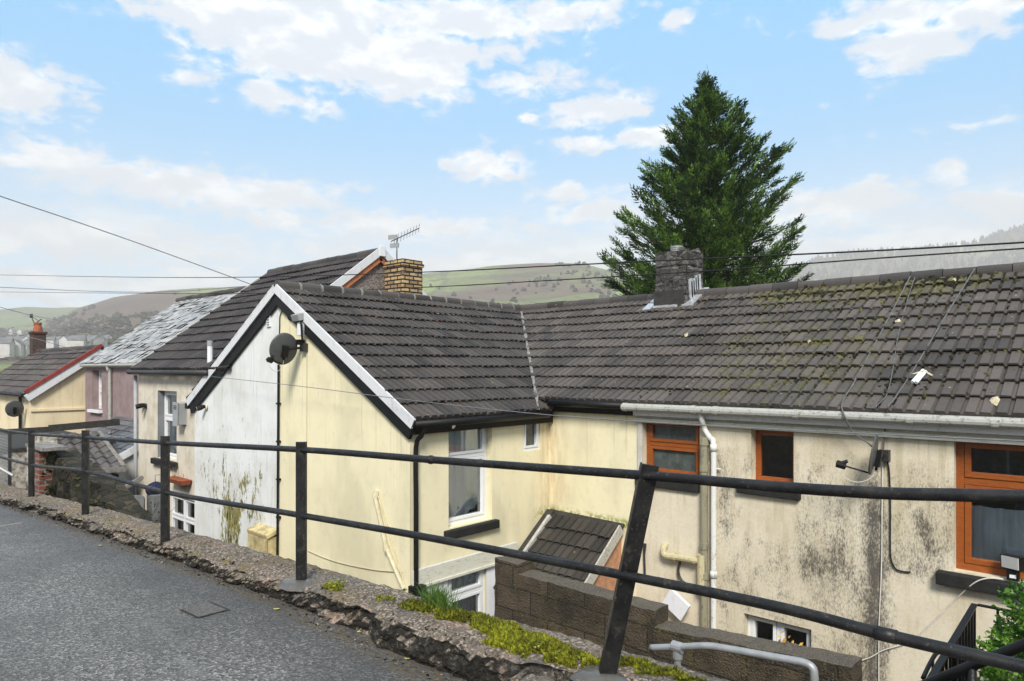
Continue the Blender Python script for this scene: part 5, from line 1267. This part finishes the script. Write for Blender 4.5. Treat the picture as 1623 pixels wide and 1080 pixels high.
def weeds(name, px0, px1, py, Y, n, h, seed, label):
    mb = MB(); rnd = random.Random(seed)
    for _ in range(n):
        b = at(rnd.uniform(px0, px1), py + rnd.uniform(-4, 4), Y + rnd.uniform(-.8, .8)); b.z -= .3; l = rnd.uniform(.4, 1) * h; d = Vector((rnd.gauss(0, .3), rnd.gauss(0, .3), 1)).normalized()
        mb.tube([b, b + d * l * .6, b + d * l + Vector((rnd.gauss(0, .1), rnd.gauss(0, .1), 0))], [.008, .006, .003], 4, cap=False)
        for k in range(7): leafq(mb, b + d * l * rnd.uniform(.3, 1), (rnd.gauss(0, 1), rnd.gauss(0, 1), .3), rnd.uniform(.04, .08), .018, rnd)
    return tag(mb.build(name, 'weed_leaf' if 'weed_leaf' in M else 'dark_leaf'), label, 'weeds')
weeds('dry_weeds', 140, 190, 812, 13.0, 60, .75, 5, 'dry brown weeds behind the kerb at the slanting drain pipe')
weeds('dry_weeds', 225, 246, 838, 13.6, 26, .9, 6, 'brown dead weeds beside the dark grey cupboard')
weeds('dry_weeds', 85, 135, 800, 12.0, 40, .35, 8, 'short brown brambles at the foot of the brick pier')

# ================================================================== FITTINGS
def dish(name, c, nrm, r, mount, label, lnb_dir, side=1):
    o = thing(name, mount, label, 'satellite dish'); c = Vector(c); nrm = Vector(nrm).normalized(); x = nrm.cross(Vector((0, 0, 1))).normalized(); y = x.cross(nrm); nr, na = 8, 36
    mb = MB(); vs = []
    for sgn, off in ((1, 0), (1, -.012)):
        for i in range(nr + 1):
            t = i / nr; depth = -.16 * r * (1 - t * t)
            for j in range(na): a = 2 * math.pi * j / na; vs.append(c + x * (r * t * math.cos(a)) + y * (r * 1.12 * t * math.sin(a)) + nrm * (depth + off - (.004 if t == 1 and off else 0)))
    L_ = (nr + 1) * na
    fs = [(i * na + j, i * na + (j + 1) % na, (i + 1) * na + (j + 1) % na, (i + 1) * na + j) for i in range(nr) for j in range(na)]; fs2 = [tuple(k + L_ for k in reversed(f)) for f in fs]; rim = [(nr * na + j, nr * na + (j + 1) % na, L_ + nr * na + (j + 1) % na, L_ + nr * na + j) for j in range(na)]
    mb.add(vs, fs + fs2 + rim); mb.build('reflector', 'dish_grey', o, smooth=True)
    back = c - nrm * (.16 * r + .03); m_ = Vector(mount); mb = MB(); mb.tube([back, back.lerp(m_, .55) + Vector((0, 0, .0)), m_], .022, 8); mb.obox(back - y * .03, x * .05, nrm * .035, y * .10); mb.tube([back - y * .18, back + y * .02], .016, 6); mb.build('bracket', 'black_plastic', o)
    mb = MB(); mb.obox(m_, (.06, 0, 0), (0, .05, 0), (0, 0, .07)); mb.build('wall_plate', 'metal_dark', o)
    tip = c + Vector(lnb_dir); lo = c - y * r * 1.05 - nrm * .02; mb = MB(); mb.tube([lo, lo.lerp(tip, .6), tip], .012, 6); mb.build('feed_arm', 'black_plastic', o)
    mb = MB(); d = (tip - lo).normalized(); mb.obox(tip, d * .055, d.orthogonal().normalized() * .035, d.cross(d.orthogonal()).normalized() * .03); mb.tube([tip + Vector((0, 0, .02)), tip + Vector((0, 0, .02)) + (c - tip).normalized() * .08], .022, 10); mb.build('receiver_head', 'black_plastic', o)
    mb = MB(); mb.tube(spline([tip, tip - Vector((0, 0, .12)), (tip + lo) / 2 - Vector((0, 0, .16)), lo - Vector((0, 0, .05)), back - y * .1], 5), .004, 5); mb.build('lead', 'cable_white', o)
    return o
c = on_v(449, 553, VF - .36); m_ = on_v(483, 551, VF - .03)
dish('satellite_dish', c, (-1.0, .06, .24), .25, (m_.x, VF - .04, m_.z), 'round grey satellite dish on the cream and white gable', (on_v(428, 571, VF - .62) - c))
c = on_v(1383, 721, VR - .40); m_ = on_v(1402, 722, VR - .04)
dish('satellite_dish', c, (-1.0, -.12, .16), .222, (m_.x, VR - .05, m_.z), 'dark edge-on satellite dish on the stained beige wall', (on_v(1333, 737, VR - .55) - c))
c = on_v(23, 648, V5 - .35); m_ = on_v(34, 648, V5 - .05)
dish('satellite_dish', c, (-.95, .1, .3), .26, (m_.x, V5 - .06, m_.z), 'small distant satellite dish on the yellow house', (on_v(14, 657, V5 - .8) - c))
# lamps, boxes
def lamp(name, c, out, label, heads=1, s=.10):
    o = thing(name, c, label, 'lamp'); c, out = Vector(c), Vector(out).normalized(); side = out.cross(Vector((0, 0, 1)))
    mb = MB(); mb.tube([c, c + out * .03], s * .65, 14); mb.build('base', 'cream_pipe' if heads == 1 else 'black_plastic', o)
    for k in range(heads):
        off = side * ((k - (heads - 1) / 2) * s * 2.0); p = c + out * (.03 + s) + off; d = (out + Vector((0, 0, -.35)) + side * .5 * (k - (heads - 1) / 2)).normalized()
        mb = MB(); mb.tube([p - d * s, p, p + d * s * .9], [s * .35, s * .62, s * .55], 12); mb.build('head', 'black_plastic', o)
        mb = MB(); mb.tube([p + d * s * .9, p + d * s * .93], s * .48, 12); mb.build('lens', 'lamp_glass', o)
    mb = MB(); mb.tube([c + out * .02, c + out * (.03 + s)], .018, 6); mb.build('arm', 'black_plastic', o)
lamp('wall_lamp', on_u(700, 671, UR) + Vector((.003, 0, 0)), (1, .3, 0), 'black wall lamp left of the tall white window')
lamp('wall_lamp', on_v(328, 646, VF - .005), (-.3, -1, 0), 'small black lamp on the white gable near the eaves', s=.09)
lamp('floodlight', on_v(232, 644, V3 - .01), (-.6, -1, .1), 'double floodlight at the left corner of the white house', 2, .10)
ab = thing('alarm_box', on_v(288, 655, V3), 'grey box fixed on the wall beside the tall white house window', 'box')
p = on_v(290, 655, V3); mb = MB(); mb.prism([(p.x - .04, V3 - .005, p.z - .26), (p.x + .20, V3 - .005, p.z - .26), (p.x + .22, V3 - .005, p.z + .24), (p.x - .04, V3 - .005, p.z + .24)], (0, -.20, 0)); mb.build('case', 'grey_upvc', ab, bevel=.02)
mb = MB()
for k in range(3): mb.box(p.x + .0, p.x + .16, V3 - .2145, V3 - .2055, p.z + .10 + .035 * k, p.z + .115 + .035 * k)
mb.build('vent_slots', 'dark_room', ab)
so = thing('security_light', on_v(475, 508, VF), 'security light and white box on a bracket under the gable top', 'lamp')
p = on_v(472, 503, VF - .15); mb = MB(); mb.obox(p, (.11, 0, 0), (0, .06, .02), (0, -.02, .055)); mb.build('lamp_body', 'galvanised', so, bevel=.008)
mb = MB(); mb.obox(p - Vector((-.02, -.05, .20)), (.05, 0, 0), (0, .05, 0), (0, 0, .12)); mb.build('sensor_box', 'white_upvc', so, bevel=.01)
mb = MB(); mb.tube([p - Vector((0, 0, .08)), p - Vector((0, -.15, .10))], .022, 8); mb.tube(spline([p - Vector((-.09, 0, .08)), p - Vector((-.12, 0, .2)), p - Vector((-.11, -.02, .38)), p - Vector((-.02, -.1, .44))], 4), .018, 6); mb.obox(p - Vector((.03, -.05, .43)), (.07, 0, 0), (0, .06, 0), (0, 0, .045)); mb.build('bracket', 'black_plastic', so)
fz = thing('floodlight', on_v(1608, 905, VR - .05), 'white faced floodlight standing on the mossy sill of the large orange window', 'lamp')
p = on_v(1606, 892, VR - .0); ax = Vector((.9, -.35, 0)).normalized() * .10; mb = MB(); mb.obox(p, ax, Vector((.03, .04, .0)), (0, -.02, .085)); mb.build('case', 'black_plastic', fz, bevel=.008)
mb = MB(); nn = Vector((-.35, -.9, .1)).normalized(); mb.obox(p + nn * .066, ax * .86, nn * .008, Vector((0, -.02, .085)) * .82); mb.build('lens', 'lamp_glass', fz)
mb = MB(); mb.obox(p + Vector((.0, .0, -.14)), (.06, 0, 0), (0, .04, 0), (0, 0, .055)); mb.obox(p + Vector((.0, -.043, -.15)), (.03, 0, 0), (0, .003, 0), (0, 0, .018), 1); mb.build('sensor', ['black_plastic', 'white_upvc'], fz)

# aerials
ae = thing('tv_aerial', (-13.1, 10.3, 2.58), 'television aerial on the yellow brick chimney', 'aerial')
mb = MB(); b = Vector((-13.06, 10.3, 2.5)); Yd = b.dot(FWD); tp = at(629, 377, Yd); mb.tube([(tp.x, tp.y, 2.45), tp], .018, 6); mb.build('mast', 'galvanised', ae)
e = at(664, 362, Yd + 1.0); st = at(620, 383, Yd - .3); mb = MB(); mb.tube([st, e], .012, 6); mb.build('boom', 'metal_dark', ae)
dd = (e - st).normalized(); pr = dd.cross(Vector((0, 0, 1))).normalized(); pu = pr.cross(dd)
mb = MB()
for k in range(9): c = st.lerp(e, .12 + .88 * k / 8); mb.tube([c - pr * .04 - pu * .11, c + pr * .04 + pu * .11], .006, 4)
for s in (-1, 1): mb.bar(st + pu * s * .10 - pr * .05, st + pu * s * .10 + pr * .18, .03, .10)
mb.build('elements', 'galvanised', ae)
ta = thing('chimney_aerial', (cb.x - .2, V5R, zr + .9), 'dark aerial and cable bracket on the red pot chimney', 'aerial')
Yd = Vector((cb.x, V5R, 0)).dot(FWD); q = lambda x, y: at(x, y, Yd); mb = MB(); mb.tube([q(54.5, 540), q(54.5, 514)], .025, 6); mb.tube([q(54.5, 514), q(49, 500)], .02, 5); mb.tube([q(54.5, 514), q(66, 506)], .02, 5); mb.tube([q(49, 500), q(62, 510)], .012, 5); mb.tube([q(49.5, 504), q(49.5, 498)], .06, 8); mb.build('mast', 'metal_dark', ta)
# broken aerial lying on the tiles
ba = thing('broken_aerial', on_v(1458, 600, 10.0), 'broken white aerial piece lying on the mossy roof tiles', 'debris')
def on_roof(px, py, lift=.07):
    d = ray(px, py); # plane z = ZR - SRW*(VRID - y)
    t = (ZR - SRW * VRID + lift) / (d.z - SRW * d.y); return d * t
mb = MB(); mb.tube([on_roof(1463, 587), on_roof(1446, 606)], .022, 8); mb.tube([on_roof(1467, 589, .08), on_roof(1452, 607, .08)], .022, 8); mb.build('tubes', 'white_upvc', ba)
mb = MB(); mb.tube([on_roof(1446, 594, .06), on_roof(1464, 588, .10), on_roof(1478, 596, .06)], .014, 6); mb.build('bracket', 'cream_pipe', ba)
for i, (px, py, s, lab) in enumerate([(1423, 509, .07, 'pale yellow leaf lying on the roof tiles below the ridge cables'), (1283, 541, .05, 'pale stone chip on the tiles left of the mossy patch'), (1576, 634, .09, 'pale yellow leaf on the lowest tiles at the gutter, far right'), (1088, 531, .07, 'yellow leaf on the tiles below the stone chimney'), (1512, 445, .08, 'pale leaf caught in the moss under the ridge')]):
    p = on_roof(px, py, .08); mb = MB(); rr = random.Random(i); vs = [p + Vector((math.cos(k * 1.05) * s * .65 * rr.uniform(.5, 1), math.sin(k * 1.05) * s * .5 * rr.uniform(.5, 1), math.sin(k * 1.05) * s * .5 + rr.gauss(0, .01))) for k in range(6)]; vs.append(p + Vector((0, 0, .025)))
    mb.add(vs, [(k, (k + 1) % 6, 6) for k in range(6)]); tag(mb.build('roof_leaf', 'roof_leaf' if 'roof_leaf' in M else 'leaf_fallen'), lab, 'leaf', 'leaves on the row roof')

def roof_moss():
    mb = MB(); rr = random.Random(44); made = 0
    while made < 1500:
        u, t = rr.uniform(-7, 1.5), rr.random(); v = VE + (VRID - VE) * t
        dens = math.exp(-((u + 3.4) / 1.7) ** 2) * (.35 + .65 * t ** 3) + .05
        if rr.random() > dens or noise.noise((u * 1.6, v * 1.6, 4)) < rr.uniform(-.25, .25): continue
        made += 1; z = ZR - SRW * (VRID - v) + .035; s = rr.uniform(.010, .034) * (1.7 if t > .86 else 1)
        p = Vector((u, v, z)); n = 6; h = s * rr.uniform(.5, 1)
        ring = [p + Vector((math.cos(6.283 * k / n) * s * rr.uniform(.7, 1.3), math.sin(6.283 * k / n) * s * rr.uniform(.7, 1.3), math.sin(6.283 * k / n) * s * SRW)) for k in range(n)]; up = [q.lerp(p, .35) + Vector((0, -h * .3, h)) for q in ring]
        mb.add(ring + up + [p + Vector((0, -h * .4, h * 1.25))], [(k, (k + 1) % n, n + (k + 1) % n, n + k) for k in range(n)] + [(n + k, n + (k + 1) % n, 2 * n) for k in range(n)])
    return mb.build('moss', 'roof_moss', smooth=True)
struct(roof_moss(), 'dark moss cushions scattered on the row roof tiles', 'moss', 'stuff')

# ================================================================== CABLES
def cable(pts, r, mat, label, n=10, nm='overhead_cable'):
    mb = MB(); mb.tube(spline(pts, n), r, 6); return tag(mb.build(nm, mat, smooth=True), label, 'cable')
def line_v(pix, v): return [on_v(x, y, v) for x, y in pix]
brk = on_v(400, 452, 10.2)
cable([at(-900, -60, 9), at(-300, 190, 13.5), at(-60, 287, 16), at(0, 311, 17), at(100, 344.5, 18), at(200, 379, 19), at(300, 415, 20), at(360, 437, 20.6), at(398, 451, 21)], .013, 'cable_grey', 'thin cable falling steeply from upper left to the white house roof edge')
VC = 8.2
cable([Vector((-70, 8.2, 9.5)), Vector((-45, 8.2, 5.6))] + line_v([(-60, 435), (0, 436), (200, 439.5), (400, 439.5), (660, 432), (900, 420.5), (1120, 410), (1400, 397), (1700, 380)], VC), .010, 'cable_black', 'upper of the two long cables passing over the stone chimney')
cable([Vector((-70, 8.5, 8.4)), Vector((-45, 8.5, 4.6))] + line_v([(-60, 462), (0, 463), (200, 465), (400, 465), (660, 456), (850, 446), (1116, 430), (1400, 409), (1700, 389)], VC + .3), .009, 'cable_black', 'lower of the two long cables passing over the stone chimney')
cable([at(-700, 420, 15), at(-60, 453, 19), at(0, 455.5, 19.5), at(150, 462, 20), at(260, 463, 20.5), at(340, 458, 20.8), at(398, 453, 21)], .010, 'cable_grey', 'slack cable from the left to the white house roof edge')
cable([at(-500, 360, 18), at(-40, 475, 23), at(0, 487, 23.5), at(50, 500, 24.6), at(110, 512, 24), at(170, 529, 22)], .010, 'cable_grey', 'thin cable running through the red pot chimney aerial')
cable([at(-500, 440, 20), at(-40, 518, 24), at(0, 524, 24), at(60, 538, 24), at(120, 556, 23.5)], .010, 'cable_grey', 'low thin cable across the yellow house chimney')
cable(line_v([(334, 597), (480, 613), (630, 632)], 6.1) + line_v([(760, 647), (900, 660.5), (1100, 673.5), (1300, 684), (1500, 693.5), (1700, 703)], 6.0), .0055, 'cable_grey', 'very thin grey wire slung across the cream wing and stained wall')
mb = MB(); mb.bar(at(392, 458, 21), at(404, 449, 21), .05, .05); tag(mb.build('cable_bracket', 'metal_dark'), 'small dark cable bracket at the white house roof edge', 'bracket')
cable([on_roof(1443, 438, .16), on_roof(1400, 520), on_roof(1356, 602), on_roof(1336, 636), on_v(1337, 656, VE - .14), on_v(1352, 685, VR - .2), on_v(1374, 701, VR - .3), on_v(1390, 716, VR - .2)], .010, 'cable_dark', 'leftmost roof cable: ridge to gutter, then slack to the dark dish', nm='roof_cable')
cable([on_roof(1450, 440, .16), on_roof(1440, 470), on_roof(1424, 530), on_roof(1416, 580), on_roof(1407, 622), on_roof(1397, 636), on_v(1388, 646, VE - .1), on_v(1395, 656, VR - .04)], .007, 'cable_dark', 'middle roof cable, thin and slightly wavy, ridge to gutter', nm='roof_cable')
cable([on_roof(1545, 426, .16), on_roof(1500, 499), on_roof(1450, 583), on_roof(1418, 632), on_v(1408, 645, VE - .14), on_v(1404, 670, VR - .06), on_v(1400, 712, VR - .05)], .010, 'cable_dark', 'rightmost roof cable: straight from ridge to the dark dish mount', nm='roof_cable')
cable(line_v([(1404, 728), (1409, 745), (1411, 800), (1411, 860), (1412, 885), (1419, 901), (1430, 906), (1443, 907)], VR - .02), .010, 'cable_black', 'black dish cable curling to an end on the stained wall', nm='wall_cable')
cable(line_v([(1399, 730), (1398, 800), (1397, 900), (1393, 1000), (1393, 1110)], VR - .015), .008, 'cable_white', 'pale straight cable running down the black stain on the wall', nm='wall_cable')
cable([on_v(1590, 918, VR - .10), on_v(1565, 917, VR - .13), on_v(1543, 925, VR - .13), on_v(1515, 950, VR - .04), on_v(1490, 975, VR - .03), on_v(1466, 998, VR - .03), on_v(1455, 1010, VR - .03), on_v(1430, 1022, VR - .03), on_v(1400, 1031, VR - .03), on_v(1375, 1044, VR - .03), on_v(1340, 1051, VR - .03), on_v(1310, 1036, VR - .03)], .008, 'cable_white', 'white flex drooping from the mossy sill down the beige wall', nm='wall_cable')
cable(line_v([(870, 636), (950, 634), (1003, 637)], VR - .13) + line_v([(1020, 640), (1080, 644), (1140, 651), (1180, 647), (1260, 653), (1320, 656), (1400, 659), (1500, 663), (1640, 668)], VR - .125), .009, 'cable_black', 'black cable clipped along under the white gutter', nm='wall_cable')

# ================================================================== TREE
def conifer():
    rnd = random.Random(14); Y = 24.0; c = at(1118, 500, Y); base = Vector((c.x, c.y, YARD)); zt = at(1118, 120, Y).z
    root = thing('conifer', base, 'tall dark green conifer rising behind the row roof', 'tree')
    L_ = [(120, 1), (135, 8), (156, 30), (176, 48), (193, 60), (232, 80), (262, 100), (299, 116), (315, 138), (350, 148), (381, 165), (417, 158), (462, 150), (560, 150)]
    R_ = [(120, 1), (135, 10), (156, 36), (172, 62), (200, 70), (241, 92), (248, 126), (308, 136), (340, 132), (378, 140), (417, 150), (441, 162), (560, 165)]
    def prof(z, side):
        y = CY - z / Y * F; tab = L_ if side < 0 else R_
        for (a, ra), (b, rb) in zip(tab, tab[1:]):
            if y <= b: return (ra + (rb - ra) * max(0, (y - a)) / (b - a)) / F * Y
        return tab[-1][1] / F * Y
    tr = MB(); tr.tube([base, (base.x, base.y, 0), (base.x + .05, base.y, 5), (base.x, base.y, zt - .3)], [.34, .22, .11, .01], 10); trunk = tr.build('trunk', 'bark', root, smooth=True)
    lb = MB(); fo = MB()
    def spray(p, d, l, w):
        """flat feathery spray: a fan of narrow pointed blades along the direction d"""
        d = d.normalized(); s = d.cross(Vector((0, 0, 1)));
        if s.length < .1: s = Vector((1, 0, 0))
        s = s.normalized(); up = s.cross(d); rot = rnd.uniform(-.9, .9); s, up = s * math.cos(rot) + up * math.sin(rot), up * math.cos(rot) - s * math.sin(rot)
        n = 6
        for k in range(n):
            t = k / (n - 1); b = p + d * l * t * .8; sg = (-1) ** k; a = (.75 - .45 * t) * sg * rnd.uniform(.6, 1.2)
            dd = (d * math.cos(a) + s * math.sin(a) + up * rnd.gauss(.0, .18)).normalized(); L2 = l * (.55 - .15 * t) * rnd.uniform(.7, 1.2); ww = w * rnd.uniform(.7, 1.2); q = dd.cross(up).normalized()
            fo.add([b - q * ww * .4, b + dd * L2 * .45 - q * ww, b + dd * L2, b + dd * L2 * .4 + q * ww], [(0, 1, 2), (0, 2, 3)])
    H0 = -1.5
    nb = 430
    for i in range(nb):
        t = (i + rnd.random()) / nb; z = H0 + (zt - .25 - H0) * (1 - (1 - t) ** 1.0)
        az = i * 2.39996 + rnd.uniform(-.3, .3); dx = math.cos(az); side = 1 if (RGT * math.cos(az) + FWD * math.sin(az)).dot(RGT) > 0 else -1
        r = prof(z + .32 + .55 * min(1, max(0, (zt - z - 2.2) / 3.5)) * (1 if z > 1 else .2), side) * rnd.choice([rnd.uniform(.5, .8), rnd.uniform(.78, .98), rnd.uniform(.9, 1.06)]); r = max(r, .10)
        h = (RGT * math.cos(az) + FWD * math.sin(az)); lift = rnd.uniform(.25, .55) * r if z > 4 else rnd.uniform(.05, .5) * r
        a = Vector((base.x, base.y, z - lift * .7)); b = a + h * r * .55 + Vector((0, 0, lift * .25)); e = a + h * r + Vector((0, 0, lift))
        pts = spline([a, b, e], 5); lb.tube(pts, [.035 * (1 - k / len(pts)) * (.4 + r * .25) + .006 for k in range(len(pts))], 4, cap=False)
        L_b = r; m = int(7 + r * 9)
        for k in range(m):
            tt = .18 + .82 * (k + rnd.random()) / m; idx = tt * (len(pts) - 1); j = min(int(idx), len(pts) - 2); p = pts[j].lerp(pts[j + 1], idx - j); bd = (pts[j + 1] - pts[j]).normalized()
            wob = .26 * (1 - tt) + .12
            for _ in range(3 if rnd.random() < .75 else 1):
                o = Vector((rnd.gauss(0, wob), rnd.gauss(0, wob), rnd.gauss(0, wob * .75))) * (.35 + .35 * min(1, r))
                d = (bd + o * 1.6 + Vector((0, 0, rnd.uniform(-.1, .55)))).normalized(); spray(p + o * .55, d, rnd.uniform(.22, .46) * (.55 + .2 * min(2, r)), rnd.uniform(.018, .034))
        spray(e, (h + Vector((0, 0, .7))), .35, .022)
    for k in range(16): spray(Vector((base.x + rnd.gauss(0, .10), base.y + rnd.gauss(0, .1), zt - .75 + .05 * k)), Vector((rnd.gauss(0, .35), rnd.gauss(0, .35), 1)), .3, .02)
    for sx in (-.13, .08): lb.tube([(base.x, base.y, zt - 1), (base.x + sx, base.y, zt + (.0 if sx < 0 else .1))], [.02, .008], 4); [spray(Vector((base.x + sx * (.3 + .07 * k), base.y, zt - .75 + .085 * k)), Vector((rnd.gauss(0, .5), rnd.gauss(0, .5), 1)), .17, .014) for k in range(10)]
    lb.build('branches', 'bark', root); fo.build('crown', 'conifer', root)
conifer()

# ================================================================== SKY, SUN, AIR
def world():
    g = G('World', True); w = g.m; sc.world = w
    sx, sy, el = SUN[0], SUN[1], SUN[2]
    sky = g.n('ShaderNodeTexSky', sky_type='NISHITA', sun_disc=False, sun_elevation=el, sun_rotation=math.atan2(sx, sy), air_density=1.0, dust_density=.6, ozone_density=1.6).outputs[0]
    d = g.n('ShaderNodeTexCoord').outputs['Generated']; x, y, z = g.xyz(d)
    el_ = g.m_('ARCSINE', z); c, s = math.cos(TH), math.sin(TH)
    xr = g.add(g.mul(x, c), g.mul(y, s)); yr = g.add(g.mul(x, -s), g.mul(y, c)); az = g.m_('ARCTAN2', xr, yr)   # bearing measured from the view of the valley
    v = g.comb(az, g.mul(el_, 1.9), 0.0)
    n1 = g.noise(7.5, 7, .58, vec=v, dist=.15); n2 = g.noise(30, 7, .64, vec=v, dist=.3); n3 = g.noise(8.0, 8, .62, vec=g.comb(g.mul(az, 1.0), g.mul(el_, 4.2), 3.3), dist=.2)
    nn = g.add(g.mul(n1, .5), g.mul(n2, .5))
    def ang(px, py):
        a = (px - CX) / F; e = (CY - py) / F; return math.atan(a), math.atan(e / math.hypot(1, a))
    blobs = [(400, 30, 170, 40, 1.15), (560, 85, 230, 50, 1.25), (650, 28, 300, 26, 1.1), (640, 125, 120, 30, 1.1), (900, 18, 110, 16, .95), (430, 150, 55, 22, 1.0), (500, 170, 45, 18, .8), (20, 140, 65, 36, 1.1), (820, 130, 85, 22, .95), (75, 250, 70, 22, .85), (300, 125, 40, 14, .7),
             (300, 298, 120, 28, 1.15), (440, 312, 75, 26, 1.1), (200, 290, 40, 18, .7), (445, 345, 50, 18, .95), (775, 260, 60, 22, 1.1), (940, 178, 80, 22, 1.1), (1000, 170, 35, 22, 1.0), (920, 228, 60, 14, .9), (1030, 216, 60, 17, 1.05), (1072, 35, 24, 14, 1.0), (1350, 45, 50, 15, 1.0), (1430, 22, 80, 26, 1.05), (1450, 75, 75, 28, 1.1), (1560, 12, 70, 18, 1.0), (1500, 272, 26, 20, 1.0), (1540, 198, 40, 8, .7), (840, 187, 20, 8, .8),
             (905, 305, 60, 18, 1.0), (935, 335, 70, 22, 1.0), (1320, 325, 110, 26, 1.05), (1600, 330, 60, 24, .9), (130, 375, 220, 26, .95), (640, 358, 230, 18, .85), (1480, 318, 60, 12, .7)]
    B = None
    for (px, py, wx, wy, k) in blobs:
        a, e = ang(px, py); dx = g.mul(g.sub(az, a), F / wx / 1.25); dy = g.mul(g.sub(el_, e), F / wy / 1.25)
        q = g.mul(g.m_('EXPONENT', g.mul(g.add(g.mul(dx, dx), g.mul(dy, dy)), -1.0)), k); B = q if B is None else g.mx(B, q)
    back = g.mx(g.step(g.m_('ABSOLUTE', az), .75, 1.1), g.step(el_, .62, .8))       # elsewhere and overhead: broken cloud
    B = g.mx(B, g.mul(back, g.step(n1, .36, .52)))
    low = g.step(el_, .25, .14); 
    dens = g.step(g.add(g.mul(B, .74), g.mul(g.sub(nn, .5), 2.5)), .22, .66)
    strat = g.mul(g.step(g.add(n3, g.mul(low, .10)), .525, .61), g.mul(low, .95))
    dens = g.mx(dens, strat)
    veil = g.mul(g.step(el_, .34, .02), .66)
    # puffs catch more light on top: compare with the density a little lower
    nl = g.noise(7.5, 7, .58, vec=g.comb(az, g.mul(g.sub(el_, .016), 1.9), 0.0), dist=.15)
    sh = g.step(g.sub(nl, n1), .10, -.06)
    ccol = g.mix(sh, tuple(CL * k for k in (1.0, 1.0, 1.005)), tuple(CL * k for k in (.71, .745, .81)))
    blue = g.mix(SKYMIX, sky, SKYTINT)
    col = g.mix(veil, blue, tuple(CL * k for k in (.98, 1.09, 1.16)))
    col = g.mix(g.mul(dens, .93), col, ccol)
    bg = g.n('ShaderNodeBackground', {0: col, 1: SKYS}); g.t.links.new(bg.outputs[0], g.n('ShaderNodeOutputWorld').inputs[0])
SUN = Vector((.60, -.74, 0)).normalized(); SUN = (SUN.x, SUN.y, R(42))
SKYS = .105; CL = 5.9; SKYMIX = .88; SKYTINT = (.75, 3.05, 5.5)
world()
sl = bpy.data.lights.new('sun', 'SUN'); sl.energy = 3.0; sl.angle = R(16); sl.color = (1, .95, .87)
so = bpy.data.objects.new('sun', sl); COL.objects.link(so)
dv = -Vector((SUN[0] * math.cos(SUN[2]), SUN[1] * math.cos(SUN[2]), math.sin(SUN[2]))); so.rotation_euler = dv.to_track_quat('-Z', 'Y').to_euler()
# valley air
hm = MB(); hm.box(-2900, 2900, -2900, 2900, -9.5, 500)
hz = hm.build('haze', 'dark_room'); hz.data.materials.clear()
g = G('haze_air'); v = g.n('ShaderNodeVolumePrincipled', {'Color': (.99, .97, .93, 1), 'Density': .00050, 'Anisotropy': -.12})
g.t.links.new(v.outputs[0], g.n('ShaderNodeOutputMaterial').inputs['Volume']); hz.data.materials.append(g.m); hz['kind'] = 'stuff'; hz['label'] = 'thin pale mist filling the valley'; hz.display_type = 'BOUNDS'

sc.view_settings.view_transform = 'Standard'; sc.view_settings.look = 'None'; sc.view_settings.exposure = 1.14; sc.view_settings.gamma = 1
sc.cycles.max_bounces = 8; sc.cycles.transparent_max_bounces = 12; sc.cycles.volume_bounces = 0
sc.cycles.use_denoising = True
